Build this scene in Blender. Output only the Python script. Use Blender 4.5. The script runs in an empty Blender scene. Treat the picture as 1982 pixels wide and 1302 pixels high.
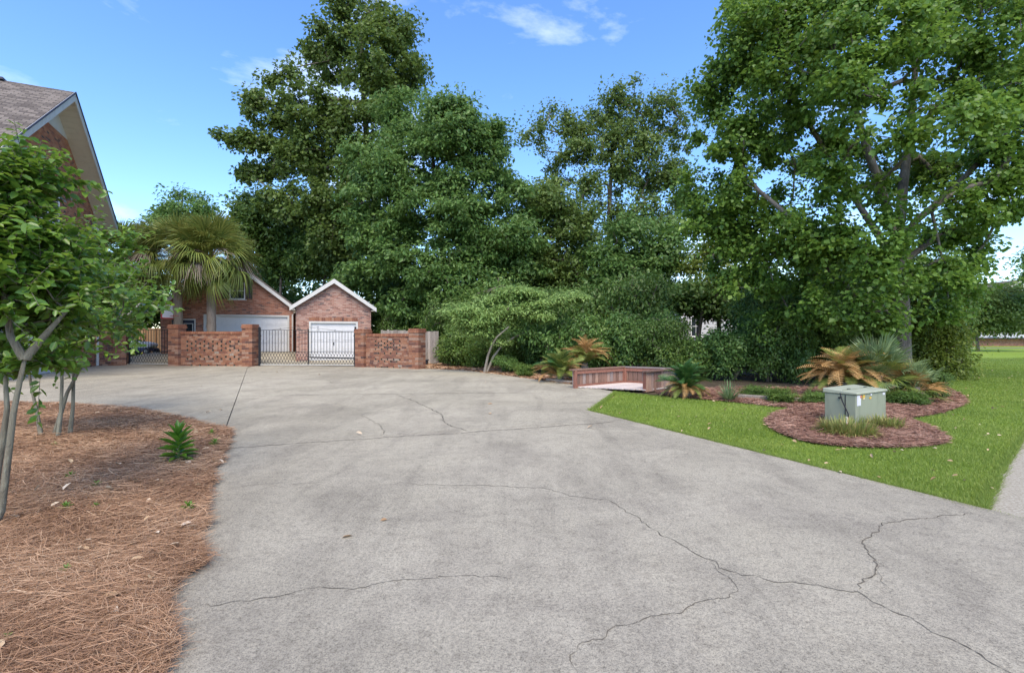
import bpy, bmesh, math, random
import numpy as np
from mathutils import Vector, Matrix

random.seed(7)
RNG = np.random.default_rng(7)
S = bpy.context.scene
COL = S.collection

# ------------------------------------------------------------------ camera
CAM_H = 1.5
FPX = 950.0
cam_d = bpy.data.cameras.new('camera')
cam_d.sensor_width = 36.0
cam_d.lens = 36.0 * FPX / 1982.0
cam_d.clip_start = 0.05
cam_d.clip_end = 2000
cam = bpy.data.objects.new('camera', cam_d)
COL.objects.link(cam)
cam.location = (0, 0, CAM_H)
cam.rotation_euler = (math.radians(90), 0, 0)
S.camera = cam

# ------------------------------------------------------------------ sky, sun, exposure
SUN_EL, SUN_AZ = math.radians(54), math.radians(176)      # azimuth clockwise from +Y
w = bpy.data.worlds.new('World')
S.world = w
w.use_nodes = True
nt = w.node_tree
nt.nodes.clear()
def wn(t, **k):
    n = nt.nodes.new(t)
    for a, b in k.items():
        setattr(n, a, b)
    return n
sky = wn('ShaderNodeTexSky')
sky.sky_type = 'NISHITA'
sky.sun_disc = False
sky.sun_elevation = SUN_EL
sky.sun_rotation = SUN_AZ
sky.air_density = 1.0
sky.dust_density = 0.3
sky.ozone_density = 3.0
tc = wn('ShaderNodeTexCoord')
mp = wn('ShaderNodeMapping')
mp.inputs['Scale'].default_value = (1.0, 1.0, 2.6)
mp.inputs['Location'].default_value = (3.1, 0.4, 1.7)
nz = wn('ShaderNodeTexNoise')
nz.inputs['Scale'].default_value = 2.6
nz.inputs['Detail'].default_value = 7
nz.inputs['Roughness'].default_value = 0.58
nz.inputs['Distortion'].default_value = 0.25
cr = wn('ShaderNodeValToRGB')
cr.color_ramp.elements[0].position = 0.56
cr.color_ramp.elements[0].color = (0, 0, 0, 1)
cr.color_ramp.elements[1].position = 0.78
cr.color_ramp.elements[1].color = (0.48, 0.48, 0.48, 1)
mx = wn('ShaderNodeMix', data_type='RGBA')
mx.inputs['B'].default_value = (7.0, 7.3, 7.8, 1)
bg = wn('ShaderNodeBackground')
bg.inputs['Strength'].default_value = 0.145
wo = wn('ShaderNodeOutputWorld')
L = nt.links
L.new(tc.outputs['Generated'], mp.inputs['Vector'])
L.new(mp.outputs['Vector'], nz.inputs['Vector'])
L.new(nz.outputs['Fac'], cr.inputs['Fac'])
L.new(cr.outputs['Color'], mx.inputs['Factor'])
hs = wn('ShaderNodeHueSaturation')
hs.inputs['Hue'].default_value = 0.506
hs.inputs['Saturation'].default_value = 1.18
hs.inputs['Value'].default_value = 1.1
L.new(sky.outputs['Color'], hs.inputs['Color'])
L.new(hs.outputs['Color'], mx.inputs['A'])
L.new(mx.outputs['Result'], bg.inputs['Color'])
L.new(bg.outputs['Background'], wo.inputs['Surface'])

sun_d = bpy.data.lights.new('sun', 'SUN')
sun_d.energy = 2.4
sun_d.angle = math.radians(40)
sun_d.color = (1.0, 0.88, 0.71)
sun = bpy.data.objects.new('sun', sun_d)
COL.objects.link(sun)
sd = Vector((math.sin(SUN_AZ) * math.cos(SUN_EL), math.cos(SUN_AZ) * math.cos(SUN_EL), math.sin(SUN_EL)))
sun.rotation_euler = (-sd).to_track_quat('-Z', 'Y').to_euler()
sun.location = sd * 60

S.view_settings.view_transform = 'Standard'
S.view_settings.look = 'None'
S.view_settings.exposure = 1.15
S.view_settings.gamma = 1.0
S.view_settings.use_curve_mapping = False
S.cycles.use_denoising = True
S.cycles.max_bounces = 6
S.cycles.diffuse_bounces = 4
S.cycles.transmission_bounces = 4
S.cycles.transparent_max_bounces = 6

# ------------------------------------------------------------------ helpers
def P(px, py, Y):
    """a point of the place seen at photo pixel (px, py), Y metres in front of the viewpoint"""
    return np.array([(px - 991.0) / FPX * Y, Y, CAM_H - (py - 651.0) / FPX * Y])
def G(px, py, z=0.0):
    Y = (CAM_H - z) * FPX / (py - 651.0)
    return np.array([(px - 991.0) / FPX * Y, Y, z])

MATS = {}
class NB:
    def __init__(s, name):
        s.m = bpy.data.materials.new(name)
        s.m.use_nodes = True
        s.t = s.m.node_tree
        s.t.nodes.clear()
        s.out = s.n('ShaderNodeOutputMaterial')
        MATS[name] = s.m
    def n(s, t, **k):
        x = s.t.nodes.new(t)
        for a, b in k.items():
            if a in x.bl_rna.properties:
                setattr(x, a, b)
            else:
                x.inputs[a].default_value = b
        return x
    def l(s, a, b):
        s.t.links.new(a, b)
    def coord(s, kind='Object', scale=(1, 1, 1)):
        t = s.n('ShaderNodeTexCoord')
        m = s.n('ShaderNodeMapping')
        m.inputs['Scale'].default_value = scale
        s.l(t.outputs[kind], m.inputs['Vector'])
        return m.outputs['Vector']
    def noise(s, v, scale, detail=4, rough=0.55, dist=0.0):
        x = s.n('ShaderNodeTexNoise')
        x.inputs['Scale'].default_value = scale
        x.inputs['Detail'].default_value = detail
        x.inputs['Roughness'].default_value = rough
        x.inputs['Distortion'].default_value = dist
        if v is not None:
            s.l(v, x.inputs['Vector'])
        return x.outputs['Fac']
    def ramp(s, f, stops):
        r = s.n('ShaderNodeValToRGB')
        e = r.color_ramp.elements
        while len(e) < len(stops):
            e.new(0.5)
        for i, (p, c) in enumerate(stops):
            e[i].position = p
            e[i].color = (*c, 1) if len(c) == 3 else c
        s.l(f, r.inputs['Fac'])
        return r.outputs['Color']
    def mix(s, f, a, b, mode='MIX'):
        m = s.n('ShaderNodeMix', data_type='RGBA', blend_type=mode)
        for sock, v in (('Factor', f), ('A', a), ('B', b)):
            i = m.inputs[sock]
            if isinstance(v, (int, float)):
                i.default_value = v
            elif isinstance(v, tuple):
                i.default_value = (*v, 1)
            else:
                s.l(v, i)
        return m.outputs['Result']
    def math(s, op, a, b):
        m = s.n('ShaderNodeMath', operation=op)
        for i, v in enumerate((a, b)):
            if isinstance(v, (int, float)):
                m.inputs[i].default_value = v
            else:
                s.l(v, m.inputs[i])
        return m.outputs[0]
    def bsdf(s, color, rough=0.8, bump=None, bstr=0.3, bdist=0.01, metal=0.0, spec=0.3):
        p = s.n('ShaderNodeBsdfPrincipled')
        if isinstance(color, tuple):
            p.inputs['Base Color'].default_value = (*color, 1)
        else:
            s.l(color, p.inputs['Base Color'])
        if isinstance(rough, (int, float)):
            p.inputs['Roughness'].default_value = rough
        else:
            s.l(rough, p.inputs['Roughness'])
        p.inputs['Metallic'].default_value = metal
        p.inputs['Specular IOR Level'].default_value = spec
        if bump is not None:
            b = s.n('ShaderNodeBump')
            b.inputs['Strength'].default_value = bstr
            b.inputs['Distance'].default_value = bdist
            s.l(bump, b.inputs['Height'])
            s.l(b.outputs['Normal'], p.inputs['Normal'])
        s.l(p.outputs['BSDF'], s.out.inputs['Surface'])
        return p
    def attr(s, name='tint'):
        a = s.n('ShaderNodeAttribute', attribute_name=name)
        return a.outputs['Fac']

# ---- materials
def leaf_mat(name, dark, mid, light, trans=0.38, rough=0.45, spec=0.35):
    b = NB(name)
    f = b.attr()
    c = b.ramp(f, [(0.0, dark), (0.55, mid), (1.0, light)])
    p = b.bsdf(c, rough, spec=spec)
    t = b.n('ShaderNodeBsdfTranslucent')
    tcol = b.mix(0.5, c, tuple(x * 1.3 for x in light))
    b.l(tcol, t.inputs['Color'])
    m = b.n('ShaderNodeMixShader')
    m.inputs['Fac'].default_value = trans
    b.l(p.outputs['BSDF'], m.inputs[1])
    b.l(t.outputs['BSDF'], m.inputs[2])
    b.l(m.outputs['Shader'], b.out.inputs['Surface'])
leaf_mat('leaf_gum', (0.068, 0.135, 0.022), (0.120, 0.220, 0.034), (0.22, 0.34, 0.055))
leaf_mat('leaf_tall', (0.064, 0.108, 0.024), (0.108, 0.168, 0.035), (0.16, 0.23, 0.05))
leaf_mat('leaf_dense', (0.066, 0.135, 0.034), (0.112, 0.208, 0.050), (0.20, 0.31, 0.08))
leaf_mat('leaf_sparse', (0.078, 0.128, 0.030), (0.122, 0.188, 0.042), (0.18, 0.25, 0.06))
leaf_mat('leaf_dark', (0.062, 0.118, 0.025), (0.105, 0.182, 0.037), (0.17, 0.25, 0.055), rough=0.4)
leaf_mat('leaf_shrub', (0.082, 0.145, 0.030), (0.135, 0.220, 0.045), (0.22, 0.31, 0.07), rough=0.4)
leaf_mat('leaf_yellow', (0.09, 0.13, 0.02), (0.15, 0.20, 0.03), (0.23, 0.28, 0.05))
leaf_mat('leaf_mimosa', (0.17, 0.28, 0.08), (0.26, 0.39, 0.115), (0.36, 0.48, 0.17))
leaf_mat('leaf_crape', (0.060, 0.14, 0.022), (0.108, 0.215, 0.030), (0.23, 0.34, 0.042), rough=0.3, spec=0.5)
leaf_mat('leaf_palm', (0.075, 0.12, 0.026), (0.165, 0.215, 0.045), (0.38, 0.36, 0.10), trans=0.2)
leaf_mat('leaf_sago', (0.028, 0.075, 0.020), (0.045, 0.12, 0.028), (0.10, 0.19, 0.05), trans=0.15, rough=0.35)
leaf_mat('leaf_sago_brown', (0.28, 0.13, 0.035), (0.42, 0.24, 0.085), (0.55, 0.36, 0.16), trans=0.15, rough=0.7)
leaf_mat('leaf_liriope', (0.10, 0.15, 0.03), (0.22, 0.25, 0.06), (0.46, 0.34, 0.14), trans=0.2)
leaf_mat('leaf_yucca', (0.09, 0.15, 0.06), (0.18, 0.25, 0.11), (0.30, 0.36, 0.18), trans=0.15)
leaf_mat('leaf_weed', (0.07, 0.17, 0.018), (0.12, 0.26, 0.026), (0.20, 0.36, 0.045), trans=0.25, rough=0.35, spec=0.5)
leaf_mat('grass', (0.135, 0.205, 0.030), (0.205, 0.285, 0.046), (0.31, 0.37, 0.09), trans=0.3)
leaf_mat('straw', (0.17, 0.092, 0.052), (0.37, 0.212, 0.118), (0.55, 0.38, 0.24), trans=0.08, rough=0.7)
leaf_mat('straw_red', (0.14, 0.066, 0.045), (0.29, 0.155, 0.105), (0.46, 0.30, 0.22), trans=0.08, rough=0.7)
leaf_mat('dead_stalk', (0.20, 0.14, 0.11), (0.32, 0.25, 0.20), (0.45, 0.38, 0.32), trans=0.08, rough=0.8)
leaf_mat('dry_leaf', (0.30, 0.18, 0.09), (0.48, 0.34, 0.20), (0.68, 0.56, 0.42), trans=0.1, rough=0.7)

def bark(name, a, bcol, c, scale=6):
    b = NB(name)
    v = b.coord('Object', (1, 1, 0.22))
    n1 = b.noise(v, scale * 3, 6, 0.65, 0.4)
    n2 = b.noise(b.coord('Object'), 1.3, 3)
    col = b.ramp(n1, [(0.3, a), (0.55, bcol), (0.75, c)])
    col = b.mix(b.ramp(n2, [(0.35, (0.0, 0.0, 0.0)), (0.7, (0.55, 0.55, 0.55))]), col, tuple(x * 1.15 for x in c))
    b.bsdf(col, 0.9, n1, 0.9, 0.03)
bark('bark_dark', (0.045, 0.035, 0.028), (0.10, 0.08, 0.065), (0.20, 0.17, 0.14))
bark('bark_gum', (0.035, 0.03, 0.027), (0.105, 0.092, 0.08), (0.24, 0.22, 0.20), 5)
bark('bark_pale', (0.14, 0.115, 0.09), (0.25, 0.215, 0.17), (0.34, 0.31, 0.26))
bark('bark_crape', (0.075, 0.055, 0.038), (0.17, 0.145, 0.105), (0.27, 0.275, 0.21), 9)
bark('bark_palm', (0.11, 0.085, 0.065), (0.20, 0.16, 0.125), (0.30, 0.25, 0.20), 5)
bark('stem_green', (0.10, 0.14, 0.04), (0.14, 0.18, 0.06), (0.18, 0.22, 0.08))

# concrete
b = NB('concrete')
v = b.coord('Object')
big = b.noise(v, 0.22, 4, 0.55, 0.6)
med = b.noise(v, 0.9, 9, 0.68, 0.9)
fine = b.noise(v, 55, 3, 0.7)
grit = b.noise(v, 190, 2, 0.6)
c = b.ramp(big, [(0.30, (0.262, 0.243, 0.194)), (0.48, (0.345, 0.321, 0.258)), (0.68, (0.400, 0.372, 0.302))])
stain = b.ramp(med, [(0.34, (0.62, 0.61, 0.62)), (0.56, (1, 1, 1))])
c = b.mix(0.5, c, stain, 'MULTIPLY')
tm_ = b.n('ShaderNodeMapping')
tm_.inputs['Rotation'].default_value = (0, 0, math.radians(-27))
tm_.inputs['Scale'].default_value = (1.9, 0.38, 1)
b.l(v, tm_.inputs['Vector'])
strk = b.noise(tm_.outputs[0], 0.8, 8, 0.68, 0.8)
c = b.mix(0.45, c, b.ramp(strk, [(0.36, (0.66, 0.65, 0.65)), (0.5, (1, 1, 1)), (0.7, (1.12, 1.11, 1.08))]), 'MULTIPLY')
pit = b.noise(v, 13, 5, 0.8)
c = b.mix(0.8, c, b.ramp(pit, [(0.30, (0.62, 0.61, 0.61)), (0.52, (1, 1, 1))]), 'MULTIPLY')
sp = b.ramp(fine, [(0.30, (0.55, 0.54, 0.54)), (0.50, (1, 1, 1)), (0.72, (1.22, 1.20, 1.16))])
c = b.mix(0.85, c, sp, 'MULTIPLY')
gr = b.ramp(grit, [(0.33, (0.35, 0.34, 0.34)), (0.47, (1, 1, 1)), (0.68, (1.25, 1.22, 1.18))])
c = b.mix(0.8, c, gr, 'MULTIPLY')
sy = b.n('ShaderNodeSeparateXYZ')
b.l(v, sy.inputs[0])
near_far = b.n('ShaderNodeMapRange')  # concrete colour darker close by, paler farther off, with an uneven blend
near_far.inputs['From Min'].default_value = 1.0
near_far.inputs['From Max'].default_value = 14.0
near_far.inputs['To Min'].default_value = 0.0
near_far.inputs['To Max'].default_value = 1.0
b.l(b.math('ADD', sy.outputs['Y'], b.math('MULTIPLY', med, 5.0)), near_far.inputs['Value'])
c = b.mix(near_far.outputs['Result'], b.mix(1.0, c, (0.88, 0.87, 0.88), 'MULTIPLY'), b.mix(1.0, c, (1.10, 1.08, 1.03), 'MULTIPLY'))
b.bsdf(c, 0.92, b.math('ADD', fine, grit), 0.35, 0.004, spec=0.2)
b = NB('crack')
b.bsdf(b.ramp(b.noise(b.coord(), 9, 3), [(0.3, (0.07, 0.062, 0.05)), (0.7, (0.17, 0.15, 0.12))]), 0.95, spec=0.1)
b = NB('joint_dirt')
b.bsdf((0.12, 0.11, 0.095), 0.95, spec=0.1)
b = NB('aggregate')
v = b.coord()
vo = b.n('ShaderNodeTexVoronoi')
vo.inputs['Scale'].default_value = 75
b.l(v, vo.inputs['Vector'])
c = b.ramp(b.noise(v, 45, 5, 0.75), [(0.3, (0.15, 0.12, 0.08)), (0.5, (0.32, 0.285, 0.22)), (0.7, (0.45, 0.42, 0.35))])
b.bsdf(c, 0.9, vo.outputs['Distance'], 0.5, 0.006)
b = NB('soil')
v = b.coord()
c = b.ramp(b.noise(v, 3.0, 8, 0.7), [(0.3, (0.035, 0.028, 0.018)), (0.55, (0.07, 0.052, 0.03)), (0.75, (0.12, 0.085, 0.045))])
b.bsdf(c, 0.95, b.noise(v, 20, 5), 0.6, 0.03)
b = NB('turf')
v = b.coord()
c1 = b.ramp(b.noise(v, 0.45, 5, 0.6), [(0.30, (0.14, 0.225, 0.022)), (0.52, (0.19, 0.275, 0.032)), (0.70, (0.26, 0.31, 0.06))])
c2 = b.ramp(b.noise(v, 38, 4, 0.7), [(0.3, (0.5, 0.5, 0.45)), (0.5, (1, 1, 1)), (0.7, (1.3, 1.25, 1.2))])
b.bsdf(b.mix(0.9, c1, c2, 'MULTIPLY'), 0.9, b.noise(v, 60, 4), 0.8, 0.03, spec=0.15)
for nm, cols in (('straw_bed', ((0.085, 0.052, 0.035), (0.20, 0.12, 0.075), (0.33, 0.22, 0.15))),
                 ('mulch_red', ((0.08, 0.04, 0.03), (0.19, 0.095, 0.07), (0.31, 0.19, 0.15)))):
    b = NB(nm)
    v = b.coord()
    f = b.noise(v, 26, 6, 0.75, 1.5)
    b.bsdf(b.ramp(f, [(0.3, cols[0]), (0.5, cols[1]), (0.72, cols[2])]), 0.95, f, 1.0, 0.03, spec=0.1)
b = NB('asphalt')
b.bsdf(b.ramp(b.noise(b.coord(), 20, 4), [(0.3, (0.05, 0.05, 0.052)), (0.7, (0.085, 0.085, 0.085))]), 0.9)

# brick as single pieces
def brick_piece_mat(name, stops):
    b = NB(name)
    oi = b.n('ShaderNodeObjectInfo')
    c = b.ramp(oi.outputs['Random'], stops)
    v = b.coord('Object')
    geo = b.n('ShaderNodeNewGeometry')
    n1 = b.noise(geo.outputs['Position'], 14, 5, 0.7)
    c = b.mix(0.75, c, b.ramp(n1, [(0.28, (0.55, 0.5, 0.5)), (0.5, (1, 1, 1)), (0.75, (1.3, 1.22, 1.15))]), 'MULTIPLY')
    b.bsdf(c, 0.9, b.noise(geo.outputs['Position'], 60, 4), 0.6, 0.004, spec=0.15)
brick_piece_mat('brick_piece', [(0.0, (0.10, 0.062, 0.055)), (0.15, (0.19, 0.085, 0.06)), (0.4, (0.245, 0.112, 0.07)),
                                (0.65, (0.30, 0.148, 0.09)), (0.85, (0.33, 0.18, 0.118)), (1.0, (0.31, 0.21, 0.16))])
brick_piece_mat('brick_cap', [(0.0, (0.22, 0.092, 0.06)), (0.5, (0.28, 0.125, 0.075)), (1.0, (0.32, 0.16, 0.10))])
b = NB('mortar')
b.bsdf(b.ramp(b.noise(b.coord(), 12, 4), [(0.3, (0.22, 0.175, 0.14)), (0.7, (0.36, 0.31, 0.26))]), 0.95, spec=0.1)

def brick_wall_mat(name, c1, c2, c3, dark, mort, bw=0.215, bh=0.075, rough=0.9):
    b = NB(name)
    t = b.n('ShaderNodeTexCoord')
    sx = b.n('ShaderNodeSeparateXYZ')
    b.l(t.outputs['Object'], sx.inputs[0])
    cx = b.n('ShaderNodeCombineXYZ')
    b.l(b.math('ADD', sx.outputs['X'], sx.outputs['Y']), cx.inputs['X'])
    b.l(sx.outputs['Z'], cx.inputs['Y'])
    br = b.n('ShaderNodeTexBrick')
    br.offset = 0.5
    br.inputs['Scale'].default_value = 1.0
    br.inputs['Brick Width'].default_value = bw
    br.inputs['Row Height'].default_value = bh
    br.inputs['Mortar Size'].default_value = 0.006
    br.inputs['Mortar Smooth'].default_value = 0.2
    br.inputs['Bias'].default_value = 0.0
    br.inputs['Color1'].default_value = (0, 0, 0, 1)
    br.inputs['Color2'].default_value = (1, 1, 1, 1)
    br.inputs['Mortar'].default_value = (0.5, 0.5, 0.5, 1)
    b.l(cx.outputs[0], br.inputs['Vector'])
    # a second, per-brick value
    fl = b.n('ShaderNodeVectorMath', operation='MULTIPLY')
    fl.inputs[1].default_value = (1 / bw, 1 / bh, 1)
    b.l(cx.outputs[0], fl.inputs[0])
    col = b.ramp(br.outputs['Color'], [(0.0, dark), (0.16, c1), (0.5, c2), (0.8, c3), (1.0, c2)])
    n1 = b.noise(cx.outputs[0], 9, 5, 0.7)
    col = b.mix(0.8, col, b.ramp(n1, [(0.3, (0.7, 0.66, 0.66)), (0.5, (1, 1, 1)), (0.72, (1.25, 1.2, 1.15))]), 'MULTIPLY')
    n2 = b.noise(cx.outputs[0], 0.5, 3)
    col = b.mix(0.5, col, b.ramp(n2, [(0.35, (0.82, 0.8, 0.82)), (0.65, (1.12, 1.1, 1.06))]), 'MULTIPLY')
    col = b.mix(br.outputs['Fac'], col, mort)
    h = b.math('SUBTRACT', 1.0, br.outputs['Fac'])
    b.bsdf(col, rough, h, 0.7, 0.01, spec=0.15)
brick_wall_mat('brick_garage', (0.25, 0.125, 0.10), (0.36, 0.195, 0.15), (0.42, 0.28, 0.23), (0.13, 0.10, 0.10), (0.36, 0.29, 0.24))
brick_wall_mat('brick_garage_red', (0.27, 0.115, 0.075), (0.38, 0.165, 0.105), (0.41, 0.225, 0.16), (0.15, 0.10, 0.09), (0.32, 0.23, 0.18))
brick_wall_mat('brick_house', (0.28, 0.10, 0.058), (0.38, 0.135, 0.07), (0.44, 0.21, 0.11), (0.075, 0.06, 0.058), (0.34, 0.27, 0.22), 0.24, 0.086)

b = NB('shingle')
t = b.n('ShaderNodeTexCoord')
br = b.n('ShaderNodeTexBrick')
br.inputs['Scale'].default_value = 1.0
br.inputs['Brick Width'].default_value = 0.32
br.inputs['Row Height'].default_value = 0.15
br.inputs['Mortar Size'].default_value = 0.012
br.inputs['Color1'].default_value = (0.10, 0.085, 0.075, 1)
br.inputs['Color2'].default_value = (0.22, 0.19, 0.165, 1)
br.inputs['Mortar'].default_value = (0.05, 0.043, 0.04, 1)
b.l(t.outputs['UV'], br.inputs['Vector'])
n1 = b.noise(t.outputs['UV'], 40, 3, 0.7)
c = b.mix(0.7, br.outputs['Color'], b.ramp(n1, [(0.3, (0.65, 0.65, 0.65)), (0.7, (1.3, 1.28, 1.25))]), 'MULTIPLY')
b.bsdf(c, 0.95, b.math('SUBTRACT', n1, br.outputs['Fac']), 0.6, 0.015, spec=0.15)

def paint(name, col, rough=0.5, dirt=0.12, spec=0.35, metal=0.0, stretch=(1, 1, 0.25)):
    b = NB(name)
    v = b.coord('Object', stretch)
    n1 = b.noise(v, 5, 6, 0.65, 0.3)
    c = b.ramp(n1, [(0.25, tuple(x * (1 - 2.2 * dirt) for x in col)), (0.5, col), (0.8, tuple(min(1, x * (1 + dirt * 0.5)) for x in col))])
    b.bsdf(c, rough, b.noise(v, 30, 3), 0.08, 0.003, spec=spec, metal=metal)
paint('white_paint', (0.62, 0.61, 0.58), 0.5, 0.06)
paint('trim_white', (0.54, 0.53, 0.50), 0.5, 0.07)
paint('soffit', (0.52, 0.48, 0.40), 0.6, 0.05)
paint('door_white', (0.60, 0.60, 0.60), 0.45, 0.05)
paint('iron_black', (0.018, 0.02, 0.024), 0.5, 0.1, 0.4)
paint('iron_pale', (0.42, 0.41, 0.38), 0.6, 0.2)
paint('shutter_navy', (0.035, 0.04, 0.065), 0.5, 0.1)
paint('box_green', (0.245, 0.268, 0.195), 0.45, 0.13)
paint('box_lid', (0.34, 0.36, 0.27), 0.5, 0.1)
paint('label_white', (0.62, 0.62, 0.66), 0.5, 0.1)
paint('label_yellow', (0.62, 0.40, 0.06), 0.5, 0.1)
paint('label_orange', (0.55, 0.16, 0.05), 0.5, 0.1)
paint('dark_plastic', (0.02, 0.022, 0.03), 0.45, 0.1)
paint('navy_plastic', (0.03, 0.04, 0.11), 0.35, 0.1)
paint('red_paint', (0.42, 0.035, 0.04), 0.45, 0.1)
paint('pvc_grey', (0.45, 0.42, 0.36), 0.6, 0.1)
paint('board_face', (0.62, 0.62, 0.66), 0.4, 0.06)
paint('siding_white', (0.60, 0.60, 0.60), 0.6, 0.05)
paint('window_frame', (0.75, 0.75, 0.73), 0.4, 0.04)
b = NB('window_glass')
b.bsdf((0.025, 0.032, 0.038), 0.06, spec=0.6)
def wood(name, stops, rand=True):
    b = NB(name)
    oi = b.n('ShaderNodeObjectInfo')
    c = b.ramp(oi.outputs['Random'], stops)
    geo = b.n('ShaderNodeNewGeometry')
    m = b.n('ShaderNodeMapping')
    m.inputs['Scale'].default_value = (1, 1, 0.12)
    b.l(geo.outputs['Position'], m.inputs['Vector'])
    n1 = b.noise(m.outputs[0], 38, 5, 0.7, 0.4)
    c = b.mix(0.8, c, b.ramp(n1, [(0.28, (0.55, 0.52, 0.5)), (0.5, (1, 1, 1)), (0.75, (1.28, 1.25, 1.2))]), 'MULTIPLY')
    b.bsdf(c, 0.85, n1, 0.5, 0.004, spec=0.2)
wood('wood_rail', [(0.0, (0.16, 0.10, 0.08)), (0.35, (0.26, 0.155, 0.115)), (0.6, (0.30, 0.24, 0.215)), (0.8, (0.35, 0.22, 0.16)), (1.0, (0.22, 0.20, 0.20))])
wood('wood_red', [(0.0, (0.21, 0.095, 0.07)), (1.0, (0.30, 0.14, 0.10))])
wood('wood_deck', [(0.0, (0.50, 0.43, 0.39)), (1.0, (0.62, 0.55, 0.50))])
wood('wood_fence', [(0.0, (0.19, 0.10, 0.05)), (0.5, (0.28, 0.16, 0.085)), (1.0, (0.34, 0.22, 0.13))])
wood('wood_grey', [(0.0, (0.22, 0.19, 0.165)), (0.5, (0.29, 0.255, 0.22)), (1.0, (0.37, 0.32, 0.275))])

# ---- mesh builders
def link(o, parent=None):
    COL.objects.link(o)
    if parent is not None:
        o.parent = parent
    return o
def tag(o, label=None, cat=None, group=None, kind=None):
    if label: o['label'] = label
    if cat: o['category'] = cat
    if group: o['group'] = group
    if kind: o['kind'] = kind
    return o
def thing(name, label, cat, loc=(0, 0, 0), rotz=0.0, group=None):
    o = bpy.data.objects.new(name, None)
    o.empty_display_size = 0.2
    COL.objects.link(o)
    o.location = tuple(float(x) for x in loc)
    o.rotation_euler = (0, 0, rotz)
    return tag(o, label, cat, group)
def raw(name, V, F, mat, tint=None, smooth=False):
    V = np.ascontiguousarray(V, dtype=np.float32)
    F = np.ascontiguousarray(F, dtype=np.int32)
    k = F.shape[1]
    me = bpy.data.meshes.new(name)
    me.vertices.add(len(V)); me.vertices.foreach_set('co', V.ravel())
    me.loops.add(F.size); me.loops.foreach_set('vertex_index', F.ravel())
    me.polygons.add(len(F))
    me.polygons.foreach_set('loop_start', np.arange(len(F), dtype=np.int32) * k)
    if smooth:
        me.polygons.foreach_set('use_smooth', np.ones(len(F), dtype=bool))
    me.update(calc_edges=True)
    if tint is not None:
        a = me.attributes.new('tint', 'FLOAT', 'FACE')
        a.data.foreach_set('value', np.ascontiguousarray(tint, dtype=np.float32))
    me.materials.append(MATS[mat])
    return me
def pyd(name, V, F, mat, smooth=False):
    me = bpy.data.meshes.new(name)
    me.from_pydata([tuple(map(float, v)) for v in V], [], F)
    me.update()
    if smooth:
        for p in me.polygons: p.use_smooth = True
    me.materials.append(MATS[mat])
    return me
def add(name, me, parent=None, origin=None):
    """link a mesh; geometry was given in world space, origin = the parent's location"""
    o = bpy.data.objects.new(name, me)
    link(o, parent)
    if origin is not None:
        o.location = tuple(-float(x) for x in origin)
    return o
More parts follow.
